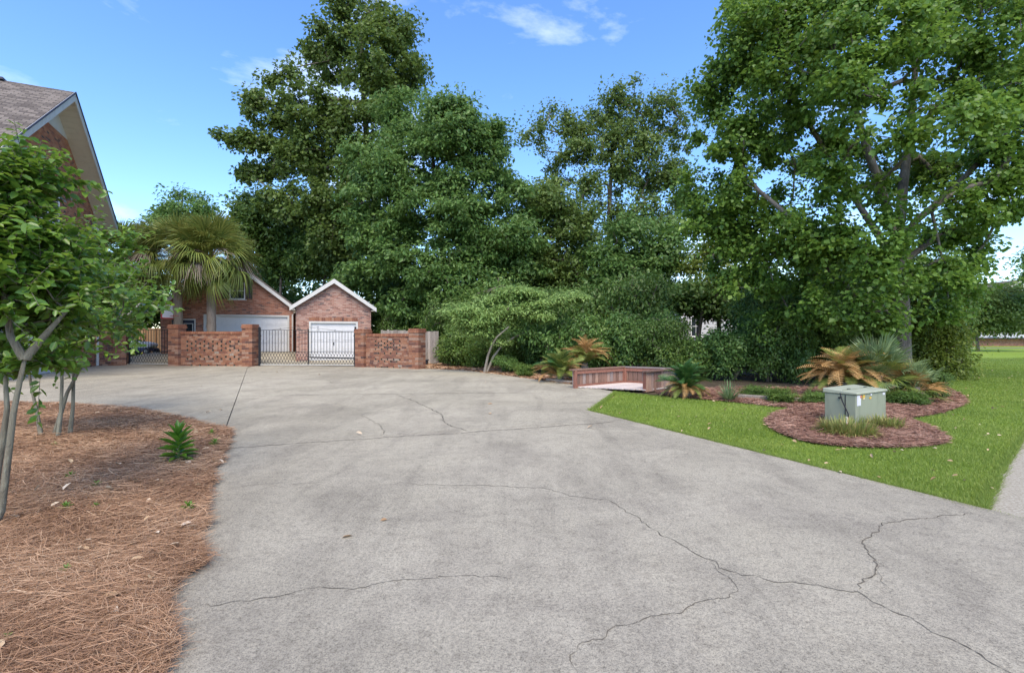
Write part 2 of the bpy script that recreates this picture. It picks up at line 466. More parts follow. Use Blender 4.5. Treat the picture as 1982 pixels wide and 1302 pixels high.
class MB:
    def __init__(s): s.v = []; s.f = []
    def box(s, c, d, M=None):
        i = len(s.v)
        for x in (-.5, .5):
            for y in (-.5, .5):
                for z in (-.5, .5):
                    p = Vector((x * d[0], y * d[1], z * d[2]))
                    if M is not None: p = M @ p
                    s.v.append((p.x + c[0], p.y + c[1], p.z + c[2]))
        s.f += [tuple(i + k for k in q) for q in ((0,1,3,2),(4,6,7,5),(0,4,5,1),(2,3,7,6),(0,2,6,4),(1,5,7,3))]
        return s
    def b2(s, lo, hi):
        return s.box([(a + b) / 2 for a, b in zip(lo, hi)], [b - a for a, b in zip(lo, hi)])
    def bar(s, p, q, w, h=None, up=(0, 0, 1)):
        p, q = Vector(p), Vector(q); d = q - p; L_ = d.length; d.normalize()
        u = Vector(up)
        if abs(d.dot(u)) > 0.95: u = Vector((0, 1, 0))
        a = d.cross(u).normalized(); bb = a.cross(d)
        M = Matrix((a, d, bb)).transposed()
        return s.box((p + q) / 2, (w, L_, h or w), M)
    def tube(s, pts, r, n=8, caps=True):
        pts = [Vector(p) for p in pts]
        rr = r if isinstance(r, (list, tuple)) else [r] * len(pts)
        i0 = len(s.v)
        for k, p in enumerate(pts):
            d = (pts[min(k + 1, len(pts) - 1)] - pts[max(k - 1, 0)]).normalized()
            u = Vector((0, 0, 1)) if abs(d.z) < 0.9 else Vector((1, 0, 0))
            a = d.cross(u).normalized(); bb = d.cross(a)
            for j in range(n):
                t = 2 * math.pi * j / n
                q = p + (a * math.cos(t) + bb * math.sin(t)) * rr[k]
                s.v.append(tuple(q))
        for k in range(len(pts) - 1):
            for j in range(n):
                s.f.append((i0 + k*n + j, i0 + k*n + (j+1) % n, i0 + (k+1)*n + (j+1) % n, i0 + (k+1)*n + j))
        if caps:
            s.f.append(tuple(i0 + j for j in reversed(range(n))))
            s.f.append(tuple(i0 + (len(pts)-1)*n + j for j in range(n)))
        return s
    def prism(s, poly, z0, z1):
        """poly: list of (x, y), extruded in z"""
        n = len(poly); i = len(s.v)
        s.v += [(p[0], p[1], z0) for p in poly] + [(p[0], p[1], z1) for p in poly]
        s.f.append(tuple(i + k for k in reversed(range(n))))
        s.f.append(tuple(i + n + k for k in range(n)))
        for k in range(n):
            s.f.append((i + k, i + (k+1) % n, i + n + (k+1) % n, i + n + k))
        return s
    def prism_xz(s, poly, y0, y1):
        n = len(poly); i = len(s.v)
        s.v += [(p[0], y0, p[1]) for p in poly] + [(p[0], y1, p[1]) for p in poly]
        s.f.append(tuple(i + k for k in range(n)))
        s.f.append(tuple(i + n + k for k in reversed(range(n))))
        for k in range(n):
            s.f.append((i + k, i + n + k, i + n + (k+1) % n, i + (k+1) % n))
        return s
    def build(s, name, mat, parent=None, origin=None, smooth=False, bevel=0.0):
        me = pyd(name, s.v, s.f, mat, smooth)
        if bevel:
            bm = bmesh.new(); bm.from_mesh(me)
            bmesh.ops.bevel(bm, geom=list(bm.edges), offset=bevel, segments=1, affect='EDGES')
            bm.to_mesh(me); bm.free()
        return add(name, me, parent, origin)

UNIT = {}
def unit_box(mat):
    if mat not in UNIT:
        m = MB().box((0, 0, 0), (1, 1, 1))
        UNIT[mat] = pyd('piece', m.v, m.f, mat)
    return UNIT[mat]
def piece(name, c, d, mat, parent, M=None):
    """a small box piece that shares its mesh; c and d in the parent's space"""
    o = bpy.data.objects.new(name, unit_box(mat))
    link(o, parent)
    R = (M or Matrix.Identity(3)).to_4x4()
    o.matrix_local = Matrix.Translation(Vector([float(x) for x in c])) @ R @ Matrix.Diagonal((*[float(x) for x in d], 1))
    return o

def unitv(a):
    return a / np.maximum(np.linalg.norm(a, axis=-1, keepdims=True), 1e-9)
LEAF = {
    'rhomb': (np.array([[0,0,0],[.45,.5,.10],[1,0,-.12],[.45,-.5,.10]]), np.array([[0,3,2],[0,2,1]])),
    'oval': (np.array([[0,0,0],[.28,.42,.09],[.68,.40,.04],[1,0,-.14],[.68,-.40,.04],[.28,-.42,.09]]), np.array([[0,5,4,3],[0,3,2,1]])),
    'blade': (np.array([[0,.5,0],[0,-.5,0],[.5,-.42,.0],[.5,.42,.0],[1,0,-.12]]), None),
}
def leaves(name, pos, d, n, ln, wd, tint, mat, kind='rhomb', curl=None):
    """many leaves as one mesh; each leaf is a folded face pair with its own size, pose and tint"""
    T, F = LEAF[kind]
    N = len(pos); k = len(T)
    n = unitv(n); d = unitv(d - n * (d * n).sum(1, keepdims=True)); b = np.cross(n, d)
    ln = np.broadcast_to(ln, N)[:, None, None]; wd = np.broadcast_to(wd, N)[:, None, None]
    V = pos[:, None, :] + ln * T[None, :, 0:1] * d[:, None, :] + wd * T[None, :, 1:2] * b[:, None, :] + ln * T[None, :, 2:3] * n[:, None, :]
    FF = (F[None] + (np.arange(N) * k)[:, None, None]).reshape(-1, F.shape[1])
    return raw(name, V.reshape(-1, 3), FF, mat, np.repeat(tint, len(F)))

def tubes(name, pos, par, rad, mat, sides=6):
    """skeleton (pos, parent index) to one continuous mesh of tapering limbs"""
    pos = np.asarray(pos); par = np.asarray(par); N = len(pos)
    e = np.where(par >= 0)[0]
    d_in = np.zeros((N, 3)); d_in[e] = unitv(pos[e] - pos[par[e]])
    d_in[par < 0] = (0, 0, 1)
    main = -np.ones(N, int); best = np.zeros(N)
    for i in e:
        if rad[i] > best[par[i]]: best[par[i]] = rad[i]; main[par[i]] = i
    d = d_in.copy()
    has = main >= 0
    d[has] = unitv(d_in[has] + d_in[main[has]])
    def ring(p, dd, r):
        u = np.broadcast_to(np.array([1.0, 0.13, 0.07]), dd.shape)
        a = unitv(np.cross(dd, u)); bb = np.cross(dd, a)
        t = np.arange(sides) * 2 * np.pi / sides
        return p[:, None] + r[:, None, None] * (a[:, None] * np.cos(t)[None, :, None] + bb[:, None] * np.sin(t)[None, :, None])
    pe = par[e]
    ismain = main[pe] == e
    ds = np.where(ismain[:, None], d[pe], d_in[e])
    rs = np.where(ismain, rad[pe], np.minimum(rad[e] * 1.15, rad[pe]))
    R0 = ring(pos[pe], ds, rs); R1 = ring(pos[e], d[e], rad[e])
    V = np.concatenate([R0, R1], 1).reshape(-1, 3)
    j = np.arange(sides); q = np.stack([j, (j + 1) % sides, sides + (j + 1) % sides, sides + j], 1)
    F = (q[None] + (np.arange(len(e)) * 2 * sides)[:, None, None]).reshape(-1, 4)
    return raw(name, V, F, mat, smooth=True)

def in_lobes(lobes, n, rng, shell=0.45):
    """points inside a set of ellipsoids, in proportion to volume, pushed towards the surface"""
    vol = np.array([np.prod(l[1]) ** 0.8 for l in lobes]); vol /= vol.sum()
    idx = rng.choice(len(lobes), n, p=vol)
    C = np.array([l[0] for l in lobes])[idx]; R = np.array([l[1] for l in lobes])[idx]
    v = unitv(rng.normal(size=(n, 3)))
    r = (shell + (1 - shell) * rng.random(n)) ** 0.8
    return C + v * R * r[:, None], C

def skeleton(trunks, targets, step, rng, up=0.25):
    """grow limbs from trunk polylines towards the targets: each joins the nearest limb already there"""
    pos = []; par = []
    for t in trunks:
        last = -1
        for p in t:
            pos.append(np.array(p, float)); par.append(last); last = len(pos) - 1
    low = np.mean([t[-1] for t in trunks], 0)
    z_free = min(t[max(0, len(t) * 2 // 5)][2] for t in trunks)
    order = np.argsort(np.linalg.norm(targets - low, axis=1))
    tips = []
    arr = np.zeros((200000, 3)); arr[:len(pos)] = pos; n = len(pos)
    for k in order:
        c = targets[k]
        A = arr[:n]
        dv = c - A
        dist = np.linalg.norm(dv, axis=1)
        cost = dist * (1 + up * np.clip(-dv[:, 2] / np.maximum(dist, 1e-6), -0.3, 1) + 0.0) + np.where(A[:, 2] < z_free, 50, 0)
        j = int(np.argmin(cost)); L_ = dist[j]
        m = max(1, int(L_ / step))
        p0 = A[j].copy(); side = rng.normal(size=3) * L_ * 0.07; side[2] += L_ * 0.05
        last = j
        for i in range(1, m + 1):
            t = i / m
            q = p0 + dv[j] * t + side * math.sin(math.pi * t) + (rng.normal(size=3) * step * 0.06 if i < m else 0)
            arr[n] = q; par.append(last); last = n; n += 1
        tips.append(last)
    pos = arr[:n].copy(); par = np.array(par)
    cnt = np.zeros(n); cnt[tips] = 1
    for i in range(n - 1, -1, -1):
        if par[i] >= 0: cnt[par[i]] += cnt[i]
    return pos, par, cnt, tips

def lobes_px(items, Y, squash=0.85, rng=None):
    """(px, py, rx, ry[, dY]) ellipses of the photo given their own distance and real depth"""
    out = []
    for it in items:
        dy = it[4] if len(it) > 4 else (rng.normal() * 0.8 if rng is not None else 0)
        y = Y + dy
        c = P(it[0], it[1], y); s = y / FPX
        out.append((c, np.array([it[2] * s, (it[2] + it[3]) / 2 * s * squash, it[3] * s])))
    return out

def tree(name, label, cat, trunks, lobes, n_cl, per, cl_r, lf, mat, bmat, r_base, seed,
         group=None, tr=None, flat=0.65, wr=0.62, step=0.8, shell=0.4, kind='rhomb', tip_r=0.012, droop=0.25, upn=0.6, sides=6, rexp=0.46, twig=0.22):
    rng = np.random.default_rng(seed)
    base = np.array(trunks[0][0], float)
    root = thing(name, label, cat, base, 0, group)
    T, C = in_lobes(lobes, n_cl, rng, shell)
    pos, par, cnt, tips = skeleton(trunks, T, step, rng)
    rad = tip_r * np.maximum(cnt, 1) ** rexp
    rad *= 1.0
    i0 = 0
    for ti, t in enumerate(trunks):
        k = len(t)
        for i in range(k):
            f = 1 - 0.55 * i / max(1, k - 1)
            rb1 = r_base * (tr[ti] if tr else 1.0)
            rad[i0 + i] = rb1 * f * (1.35 if i == 0 and ti == 0 else 1.0)
        i0 += k
    big = np.max(rad[i0:]) if len(rad) > i0 else 1
    lim = r_base * 0.52
    if big > lim: rad[i0:] = np.where(rad[i0:] > lim * 0.25, lim * 0.25 + (rad[i0:] - lim * 0.25) * (lim * 0.75) / (big - lim * 0.25), rad[i0:])
    add('trunk', tubes('trunk', pos, par, rad, bmat, sides), root, base)
    # leaves in clumps round the twig ends
    cl = np.repeat(np.arange(n_cl), per)
    cs = cl_r * np.clip(np.exp(rng.normal(0, 0.38, n_cl)), .45, 2.0)
    an = np.exp(rng.normal(0, 0.28, (n_cl, 3)))
    off = rng.normal(size=(len(cl), 3)); rl = np.linalg.norm(off, axis=1, keepdims=True)
    off = off / np.maximum(1, rl / 1.75) * np.array([0.55, 0.55, 0.55 * flat]) * cs[cl][:, None] * an[cl]
    pp = T[cl] + off
    # a share of the leaves sits along the thin twigs between the clumps
    thin = np.where((cnt <= 3) & (np.arange(len(pos)) >= i0))[0]
    if len(thin):
        mv = np.where(rng.random(len(cl)) < twig)[0]
        pick = rng.choice(thin, len(mv))
        pp[mv] = pos[pick] + rng.normal(size=(len(mv), 3)) * lf * 0.9
    out = unitv(T[cl] - C[cl] + rng.normal(size=(len(cl), 3)) * 0.2 + off * 1.2 / cl_r)
    nn = unitv(out * 0.45 + np.array([0, 0, upn]) + rng.normal(size=out.shape) * 0.5)
    dd = unitv(off + rng.normal(size=out.shape) * cl_r * 0.5 + np.array([0, 0, -droop * cl_r]))
    ln = lf * np.clip(np.exp(rng.normal(0, .28, len(cl))), .5, 1.7)
    tint = np.clip(rng.normal(0.45, 0.2, len(cl)) + rng.normal(0, 0.13, n_cl)[cl], 0, 1)
    add('crown', leaves('crown', pp, dd, nn, ln, ln * wr, tint, mat, kind), root, base)
    return root

def poly_mask(pts, poly):
    x, y = pts[:, 0], pts[:, 1]; ins = np.zeros(len(x), bool)
    n = len(poly)
    for i in range(n):
        x1, y1 = poly[i][0], poly[i][1]; x2, y2 = poly[(i + 1) % n][0], poly[(i + 1) % n][1]
        c = ((y1 > y) != (y2 > y)) & (x < (x2 - x1) * (y - y1) / ((y2 - y1) if y2 != y1 else 1e-9) + x1)
        ins ^= c
    return ins
def scatter(poly, n, rng, ymin=1.6, ymax=40, power=1.0):
    """n points in a ground polygon, thinning with distance"""
    poly = np.array([p[:2] for p in poly])
    lo, hi = poly.min(0), poly.max(0)
    y0, y1 = max(ymin, lo[1]), min(ymax, hi[1])
    out = []; tot = 0
    while tot < n:
        m = n * 3
        u = rng.random(m)
        if power == 0: Y = y0 + (y1 - y0) * u
        elif power == 1: Y = y0 * (y1 / y0) ** u
        else: Y = (y0 ** (1 - power) + u * (y1 ** (1 - power) - y0 ** (1 - power))) ** (1 / (1 - power))
        X = lo[0] + (hi[0] - lo[0]) * rng.random(m)
        q = np.stack([X, Y], 1)
        q = q[poly_mask(q, poly)]
        q = q[np.abs(q[:, 0]) < q[:, 1] * 1.12 + 0.6]
        if len(q) == 0: break
        out.append(q); tot += len(q)
    return np.concatenate(out)[:n]
def smooth_poly(pts, it=2):
    for _ in range(it):
        q = []
        for i in range(len(pts)):
            a, b_ = np.array(pts[i][:2], float), np.array(pts[(i + 1) % len(pts)][:2], float)
            q += [a * .75 + b_ * .25, a * .25 + b_ * .75]
        pts = q
    return pts
def sheet(name, poly, z, mat, kind='structure', parent=None, thick=0.0):
    m = MB()
    if thick: m.prism([tuple(p[:2]) for p in poly], z - thick, z)
    else:
        m.v = [(p[0], p[1], z) for p in poly]; m.f = [tuple(range(len(poly)))]
    bm = bmesh.new()
    vs = [bm.verts.new(v) for v in m.v]
    for f in m.f: bm.faces.new([vs[i] for i in f])
    bmesh.ops.triangulate(bm, faces=[f for f in bm.faces if len(f.verts) > 4])
    bmesh.ops.recalc_face_normals(bm, faces=list(bm.faces))
    if not thick:
        for f in bm.faces:
            if f.normal.z < 0: f.normal_flip()
    me = bpy.data.meshes.new(name); bm.to_mesh(me); bm.free()
    me.materials.append(MATS[mat])
    o = add(name, me, parent)
    if kind: o['kind'] = kind
    return o

# ================================================================== THE SETTING
sheet('ground', [(-400, -60), (400, -60), (400, 900), (-400, 900)], -0.03, 'soil')

def Lx(Y): return -4.57 - 0.516 * (Y - 7.83)
def inset(poly, d):
    out = []; n = len(poly)
    for i in range(n):
        p0, p1, p2 = (np.array(poly[(i + k) % n][:2], float) for k in (-1, 0, 1))
        a = unitv(p1 - p0); c = unitv(p2 - p1)
        na, nc = np.array([-a[1], a[0]]), np.array([-c[1], c[0]])
        m = na + nc; m = m / max(0.3, (m * na).sum())
        out.append(p1 + m * d)
    return out
def ccw(poly):
    a = sum(poly[i][0] * poly[(i+1) % len(poly)][1] - poly[(i+1) % len(poly)][0] * poly[i][1] for i in range(len(poly)))
    return poly if a > 0 else poly[::-1]
SLAB_Z = 0.035
near_s = [(Lx(-2), -2), (6.85, -2), (4.03, 4.23), (2.01, 8.68), (Lx(6.57), 6.57)]
mid_s = [(Lx(6.57), 6.57), (2.01, 8.68), (1.53, 9.76), (2.74, 13.07), (Lx(12.28), 12.28)]
far_s = [(Lx(12.28), 12.28), (2.74, 13.07), (1.9, 14.9), (1.02, 16.4), (-0.4, 18.9), (-2.04, 21.3), (-3.2, 22.0), (-4.1, 22.4), (-7.0, 23.95), (-12.85, 24.75), (Lx(23.9), 23.9)]
left_s = [(-4.57, 7.83), (-12.6, 23.4), (-12.85, 24.8), (-24.0, 25.6), (-30, 24), (-30, 9.5), (-16, 9.6), (-11.1, 9.8), (-8, 9.2), (-6.0, 8.0), (-5.2, 7.6)]
drive = sheet('driveway', [(Lx(-2) + 0.03, -2), (6.8, -2), (4.0, 4.23), (2.0, 8.68), (1.5, 9.76), (2.68, 13.0), (1.0, 16.35), (-2.06, 21.2), (-4.15, 22.3), (-7, 23.9), (-13, 24.7), (-24, 25.5), (-29.9, 24), (-29.9, 9.6), (-16, 9.7), (-8, 9.3), (-5, 7.7)], 0.006, 'joint_dirt')
for pl in (near_s, mid_s, far_s, left_s):
    sheet('slab', inset(ccw(pl), 0.009), SLAB_Z, 'concrete', None, drive, thick=0.03)

# wandering cracks: thin uneven openings in the slab faces
def crack(px, w0, seed):
    rng = np.random.default_rng(seed)
    pts = [G(x, y, SLAB_Z)[:2] for x, y in px]
    q = [pts[0]]
    for a, c in zip(pts[:-1], pts[1:]):
        d = np.linalg.norm(c - a); m = max(2, int(d / 0.03))
        nrm = np.array([-(c - a)[1], (c - a)[0]]) / max(d, 1e-6)
        walk = 0
        for i in range(1, m + 1):
            walk = walk * 0.86 + rng.normal() * 0.011
            q.append(a + (c - a) * i / m + nrm * (walk if i < m else walk * 0.5))
    q = np.array(q); n = len(q)
    t = np.gradient(q, axis=0); t = unitv(t); nn = np.stack([-t[:, 1], t[:, 0]], 1)
    wv = w0 * 0.6 * (0.25 + rng.random(n) * 1.1) * np.minimum(1, 0.3 + np.minimum(np.arange(n), np.arange(n)[::-1]) / 6)
    V = np.concatenate([np.c_[q + nn * wv[:, None], np.full(n, SLAB_Z + 0.003)], np.c_[q - nn * wv[:, None], np.full(n, SLAB_Z + 0.003)]])
    i = np.arange(n - 1)
    F = np.stack([i, i + 1, n + i + 1, n + i], 1)
    add('crack', raw('crack', V, F[:, ::-1], 'crack'), drive)
crack([(765, 763), (800, 775), (832, 790), (857, 803), (862, 818), (880, 826), (903, 834)], 0.016, 1)
crack([(700, 803), (738, 824), (742, 842)], 0.008, 2)
crack([(770, 934), (880, 939), (1040, 943), (1110, 960), (1178, 966), (1240, 1008), (1330, 1060), (1383, 1093), (1450, 1112), (1510, 1126), (1600, 1140), (1660, 1145), (1690, 1165), (1760, 1195), (1840, 1235), (1960, 1302), (2020, 1330)], 0.0055, 3)
crack([(1880, 993), (1790, 1003), (1710, 1015), (1680, 1040), (1673, 1055), (1690, 1078), (1697, 1095), (1675, 1118), (1662, 1140)], 0.0075, 4)
crack([(1383, 1093), (1425, 1130), (1410, 1155), (1330, 1180), (1240, 1205), (1180, 1225), (1120, 1250), (1108, 1280), (1118, 1310)], 0.0038, 5)
crack([(370, 1176), (470, 1166), (560, 1148), (650, 1140), (760, 1124), (870, 1116), (990, 1118)], 0.004, 6)
crack([(425, 944), (510, 936), (640, 930)], 0.004, 7)
crack([(1690, 1078), (1715, 1092), (1702, 1120), (1720, 1150)], 0.003, 8)
crack([(632, 735), (645, 742)], 0.012, 9)

def joint_grime(px, w0, seed): crack(px, w0, seed)
joint_grime([(434, 868), (560, 859), (800, 843), (1000, 830), (1190, 816)], 0.020, 41)
joint_grime([(466, 767), (620, 764), (870, 761), (1030, 760)], 0.022, 42)
# sidewalk of exposed aggregate
sw_l = [(4.06, 4.22), (4.55, 4.66), (5.07, 5.12), (6.11, 6.02), (7.2, 6.95), (8.4, 7.9), (11, 9.6), (16, 12.5), (30, 19)]
sw_r = [(31, 17.6), (16.7, 11.2), (11.9, 8.4), (9.4, 6.8), (7.1, 5.1), (6.0, 4.1), (5.15, 3.2), (4.75, 2.62)]
sheet('sidewalk', sw_l + sw_r, 0.02, 'aggregate', thick=0.04)

# lawn
bed_line = [G(*p)[:2] for p in [(1112, 746), (1190, 757), (1262, 765), (1330, 772), (1410, 778), (1500, 789), (1600, 796), (1690, 806), (1760, 812), (1830, 800), (1872, 778), (1850, 757)]]
lawn_poly = [(6.3, -1.2), (1.5, 9.78), (2.74, 13.1)] + [tuple(p) for p in bed_line[1:]] + [(17.0, 20.0), (21, 26), (30, 40), (50, 62), (300, 62), (300, -1.2)]
sheet('lawn', lawn_poly, 0.0, 'turf')
sheet('lawn', [(48, 66.6), (300, 66.6), (300, 110), (48, 110)], 0.0, 'turf')
sheet('lawn', [(1.02, 16.4), (2.74, 13.08), (2.2, 13.9), (1.5, 15.7)], 0.0, 'turf')
sheet('road', [(49, 62.6), (300, 62.6), (300, 64.6), (49, 64.6)], 0.012, 'aggregate')
sheet('dark_strip', [(22, 30.6), (300, 30.6), (300, 30.78), (22, 30.78)], 0.012, 'soil')  # narrow dark strip running across the lawn

# beds
left_bed = [(Lx(7.7) + 0.10, 7.68), (-4.95, 8.0), (-5.95, 8.8), (-7.6, 9.85), (-9.5, 10.5), (-11.2, 10.75), (-16, 10.7), (-16, 0.3)]
rb = np.random.default_rng(5)
for Y in np.arange(0.3, 7.5, 0.22):
    left_bed.append((Lx(Y) + 0.11 + rb.normal() * 0.05 + 0.05 * math.sin(Y * 2.1), Y))
sheet('straw_bed', left_bed, 0.052, 'straw_bed')
isl = smooth_poly([G(*p)[:2] for p in [(1475, 822), (1500, 800), (1570, 788), (1660, 790), (1760, 812), (1838, 846), (1836, 862), (1760, 870), (1640, 868), (1540, 856)]])
sheet('mulch_bed', isl, 0.025, 'mulch_red')
back_bed = [G(*p)[:2] for p in [(1262, 764), (1330, 772), (1410, 778), (1500, 789), (1600, 795), (1690, 807), (1740, 812), (1800, 806), (1860, 790), (1876, 775), (1850, 758), (1800, 752), (1700, 748), (1560, 752), (1400, 752), (1290, 756)]]
back_bed = smooth_poly(back_bed, 1)
sheet('mulch_bed', back_bed, 0.02, 'mulch_red')
wall_bed = [(-4.1, 22.35), (-3.2, 21.95), (-2.04, 21.25), (-0.4, 18.85), (1.02, 16.35), (1.8, 15.0), (2.2, 16.5), (0.2, 20.5), (-1.4, 23.5), (-3.2, 25.8), (-4.6, 26.2), (-4.9, 24)]
sheet('straw_bed', wall_bed, 0.012, 'straw_bed')

def needles(name, poly, n, z, mat, seed, ln=0.2, wd=0.0022, power=1.0, ymax=14, hump=0.03, spread=0.0):
    rng = np.random.default_rng(seed)
    q = scatter(poly, n, rng, 1.7, ymax, power); n = len(q)
    ph = np.sin(q[:, 0] * 1.7 + 0.6 * np.sin(q[:, 1] * 1.3)) * 1.1 + np.sin(q[:, 1] * 2.3 + q[:, 0])
    a = ph + rng.normal(0, 0.9, n)
    Ln = ln * rng.uniform(0.5, 1.25, n)
    d = np.stack([np.cos(a), np.sin(a), rng.normal(0, 0.10, n)], 1)
    bend = np.stack([-np.sin(a), np.cos(a), np.zeros(n)], 1) * (rng.normal(0, 0.12, n) * Ln)[:, None]
    zz = z + np.abs(rng.normal(0, hump, n)) * 0.6 + 0.003 + 0.5 * Ln * np.abs(d[:, 2])
    c = np.c_[q, zz]
    sc = np.maximum(1.0, q[:, 1] / 3.2)                    # tufts of needles farther off
    w2 = (wd * sc)[:, None] * np.stack([-np.sin(a), np.cos(a), rng.normal(0, 0.5, n)], 1)
    p0 = c - d * Ln[:, None] / 2; p2 = c + d * Ln[:, None] / 2; p1 = c + bend
    V = np.stack([p0 - w2, p0 + w2, p1 - w2, p1 + w2, p2 - w2 * .5, p2 + w2 * .5], 1).reshape(-1, 3)
    F = (np.array([[0, 2, 3, 1], [2, 4, 5, 3]])[None] + (np.arange(n) * 6)[:, None, None]).reshape(-1, 4)
    t = np.clip(rng.normal(0.5, 0.22, n) + 0.18 * np.sin(q[:, 0] * 2.9 + q[:, 1] * 2.2) * np.sin(q[:, 1] * 3.7), 0, 1)
    o = add(name, raw(name, V, F, mat, np.repeat(t, 2)))
    o['kind'] = 'stuff'
    return o
tag(needles('pine_straw', left_bed, 150000, 0.05, 'straw', 11, 0.19, 0.0011, 1.3, 11, 0.035),
    'loose brown pine needles covering the bed under the crape myrtles', 'pine straw')
tag(needles('mulch_straw', isl, 34000, 0.025, 'straw_red', 12, 0.14, 0.0014, 0.5, 12), 'reddish pine needles round the green utility box', 'pine straw')
tag(needles('mulch_straw', back_bed, 36000, 0.02, 'straw_red', 13, 0.15, 0.0014, 0.5, 16), 'reddish pine needles under the sagos and small fan palm', 'pine straw')
tag(needles('pine_straw', wall_bed, 9000, 0.012, 'straw', 14, 0.22, 0.0028, 0.2, 27), 'brown pine needles on the bank beside the right brick wall', 'pine straw')

# grass blades
def grass(name, poly, holes, n, seed, power, ymax, h=0.043):
    rng = np.random.default_rng(seed)
    q = scatter(poly, n, rng, 3.2, ymax, power)
    for hpoly in holes: q = q[~poly_mask(q, [p[:2] for p in hpoly])]
    n = len(q)
    a = rng.uniform(0, 2 * np.pi, n); sc = np.maximum(1, q[:, 1] / 5.0)
    H = h * rng.uniform(0.45, 1.2, n) * (0.85 + 0.25 * np.sin(q[:, 0] * 2) * np.sin(q[:, 1] * 1.7))
    lean = rng.normal(0, 0.45, (n, 2)) * H[:, None]
    wv = 0.0029 * sc
    b0 = np.c_[q, np.full(n, -0.003)]
    side = np.stack([np.cos(a), np.sin(a), np.zeros(n)], 1) * wv[:, None]
    V = np.stack([b0 - side, b0 + side, np.c_[q + lean, H]], 1).reshape(-1, 3)
    F = np.arange(3 * n).reshape(-1, 3)
    t = np.clip(rng.normal(0.48, 0.22, n) + 0.14 * np.sin(q[:, 0] * 0.9 + 1) * np.sin(q[:, 1] * 1.1) + 0.12 * np.sin(q[:, 0] * 2.7 + q[:, 1] * 1.9) * np.sin(q[:, 1] * 3.1 - q[:, 0]), 0, 1)
    o = add(name, raw(name, V, F, 'grass', t)); o['kind'] = 'stuff'
    return o
tag(grass('grass', lawn_poly, [isl, back_bed, sw_l + sw_r], 260000, 21, 1.75, 34), 'short bright green grass of the front lawn', 'grass')

def edge_grass(a, c, n, seed):
    rng = np.random.default_rng(seed); a, c = np.array(a), np.array(c)
    t = rng.random(n); d_ = c - a; nv = np.array([-d_[1], d_[0]]) / np.linalg.norm(d_)
    q = a + d_ * t[:, None] + nv * (rng.normal(0, .018, n) + .012 * np.sin(t * 60) - .01)[:, None]
    h = .055 * rng.uniform(.4, 1.2, n); lean = nv * (rng.normal(.25, .5, n) * h)[:, None] + rng.normal(0, .4, (n, 2)) * h[:, None]
    an = rng.uniform(0, 6.28, n); sd_ = np.stack([np.cos(an), np.sin(an), np.zeros(n)], 1) * (.0035 * np.maximum(1, q[:, 1] / 5))[:, None]
    b0 = np.c_[q, np.full(n, 0.0)]
    V = np.stack([b0 - sd_, b0 + sd_, np.c_[q + lean, h + .01]], 1).reshape(-1, 3)
    o = add('grass', raw('grass', V, np.arange(3 * n).reshape(-1, 3), 'grass', np.clip(rng.normal(.5, .25, n), 0, 1))); o['kind'] = 'stuff'
    return tag(o, 'ragged grass fringe along the edge of the concrete', 'grass')
edge_grass((4.06, 4.2), (1.55, 9.75), 9000, 61)
edge_grass((1.55, 9.75), (2.76, 13.05), 4000, 62)
for i_ in range(6): edge_grass(sw_l[i_ + 1], sw_l[i_], 1300, 63 + i_)
def litter(name, label, poly, n, seed, ln, z, ymax, power, mat='dry_leaf'):
    rng = np.random.default_rng(seed)
    q = scatter(poly, n, rng, 2.2, ymax, power); n = len(q)
    nn = np.array([0, 0, 1.0]) + rng.normal(0, 0.35, (n, 3)); dd = rng.normal(size=(n, 3))
    Ln = ln * rng.uniform(0.6, 1.4, n)
    o = add(name, leaves(name, np.c_[q, np.full(n, z)], dd, nn, Ln, Ln * 0.55, rng.random(n), mat, 'oval'))
    return tag(o, label, 'leaves', None, 'stuff')
litter('fallen_leaf_litter', 'pale dry leaves scattered over the green lawn', lawn_poly, 150, 31, 0.06, 0.05, 25, 1.2)
litter('fallen_leaf_litter', 'pale dry leaves lying on the brown pine straw', left_bed, 110, 32, 0.075, 0.10, 10, 1.4)
litter('fallen_leaf_litter', 'few curled brown leaves on the pale concrete', [(-10, 9), (-3, 3), (3.5, 4), (1.4, 9.8), (1.5, 14), (-4, 21), (-12, 22)], 16, 33, 0.09, SLAB_Z + 0.006, 22, 0.8)

# concrete yard behind the gates rises to the garages
gx = np.linspace(-30, -5.2, 42); gy = np.linspace(24.55, 38, 40)
XX, YY = np.meshgrid(gx, gy)
def yard_h(x, y):
    hx = np.interp(x, [-30, -22, -20.6, -13.2, -12.2, -5], [0.22, 0.25, 0.57, 0.57, 0.18, 0.12])
    return 0.03 + hx * np.clip((y - 24.9) / 3.0, 0, 1)
VV = np.stack([XX, YY, yard_h(XX, YY)], -1).reshape(-1, 3)
ii, jj = np.meshgrid(np.arange(41), np.arange(39)); ii = ii.ravel(); jj = jj.ravel()
FF = np.stack([jj*42+ii, jj*42+ii+1, (jj+1)*42+ii+1, (jj+1)*42+ii], 1)
o = add('yard', raw('yard', VV, FF, 'concrete')); o['kind'] = 'structure'
yg = [(-29, 29.2), (-20.9, 29.2), (-20.9, 37), (-29, 37)]
sheet('lawn', yg, 0.40, 'turf')

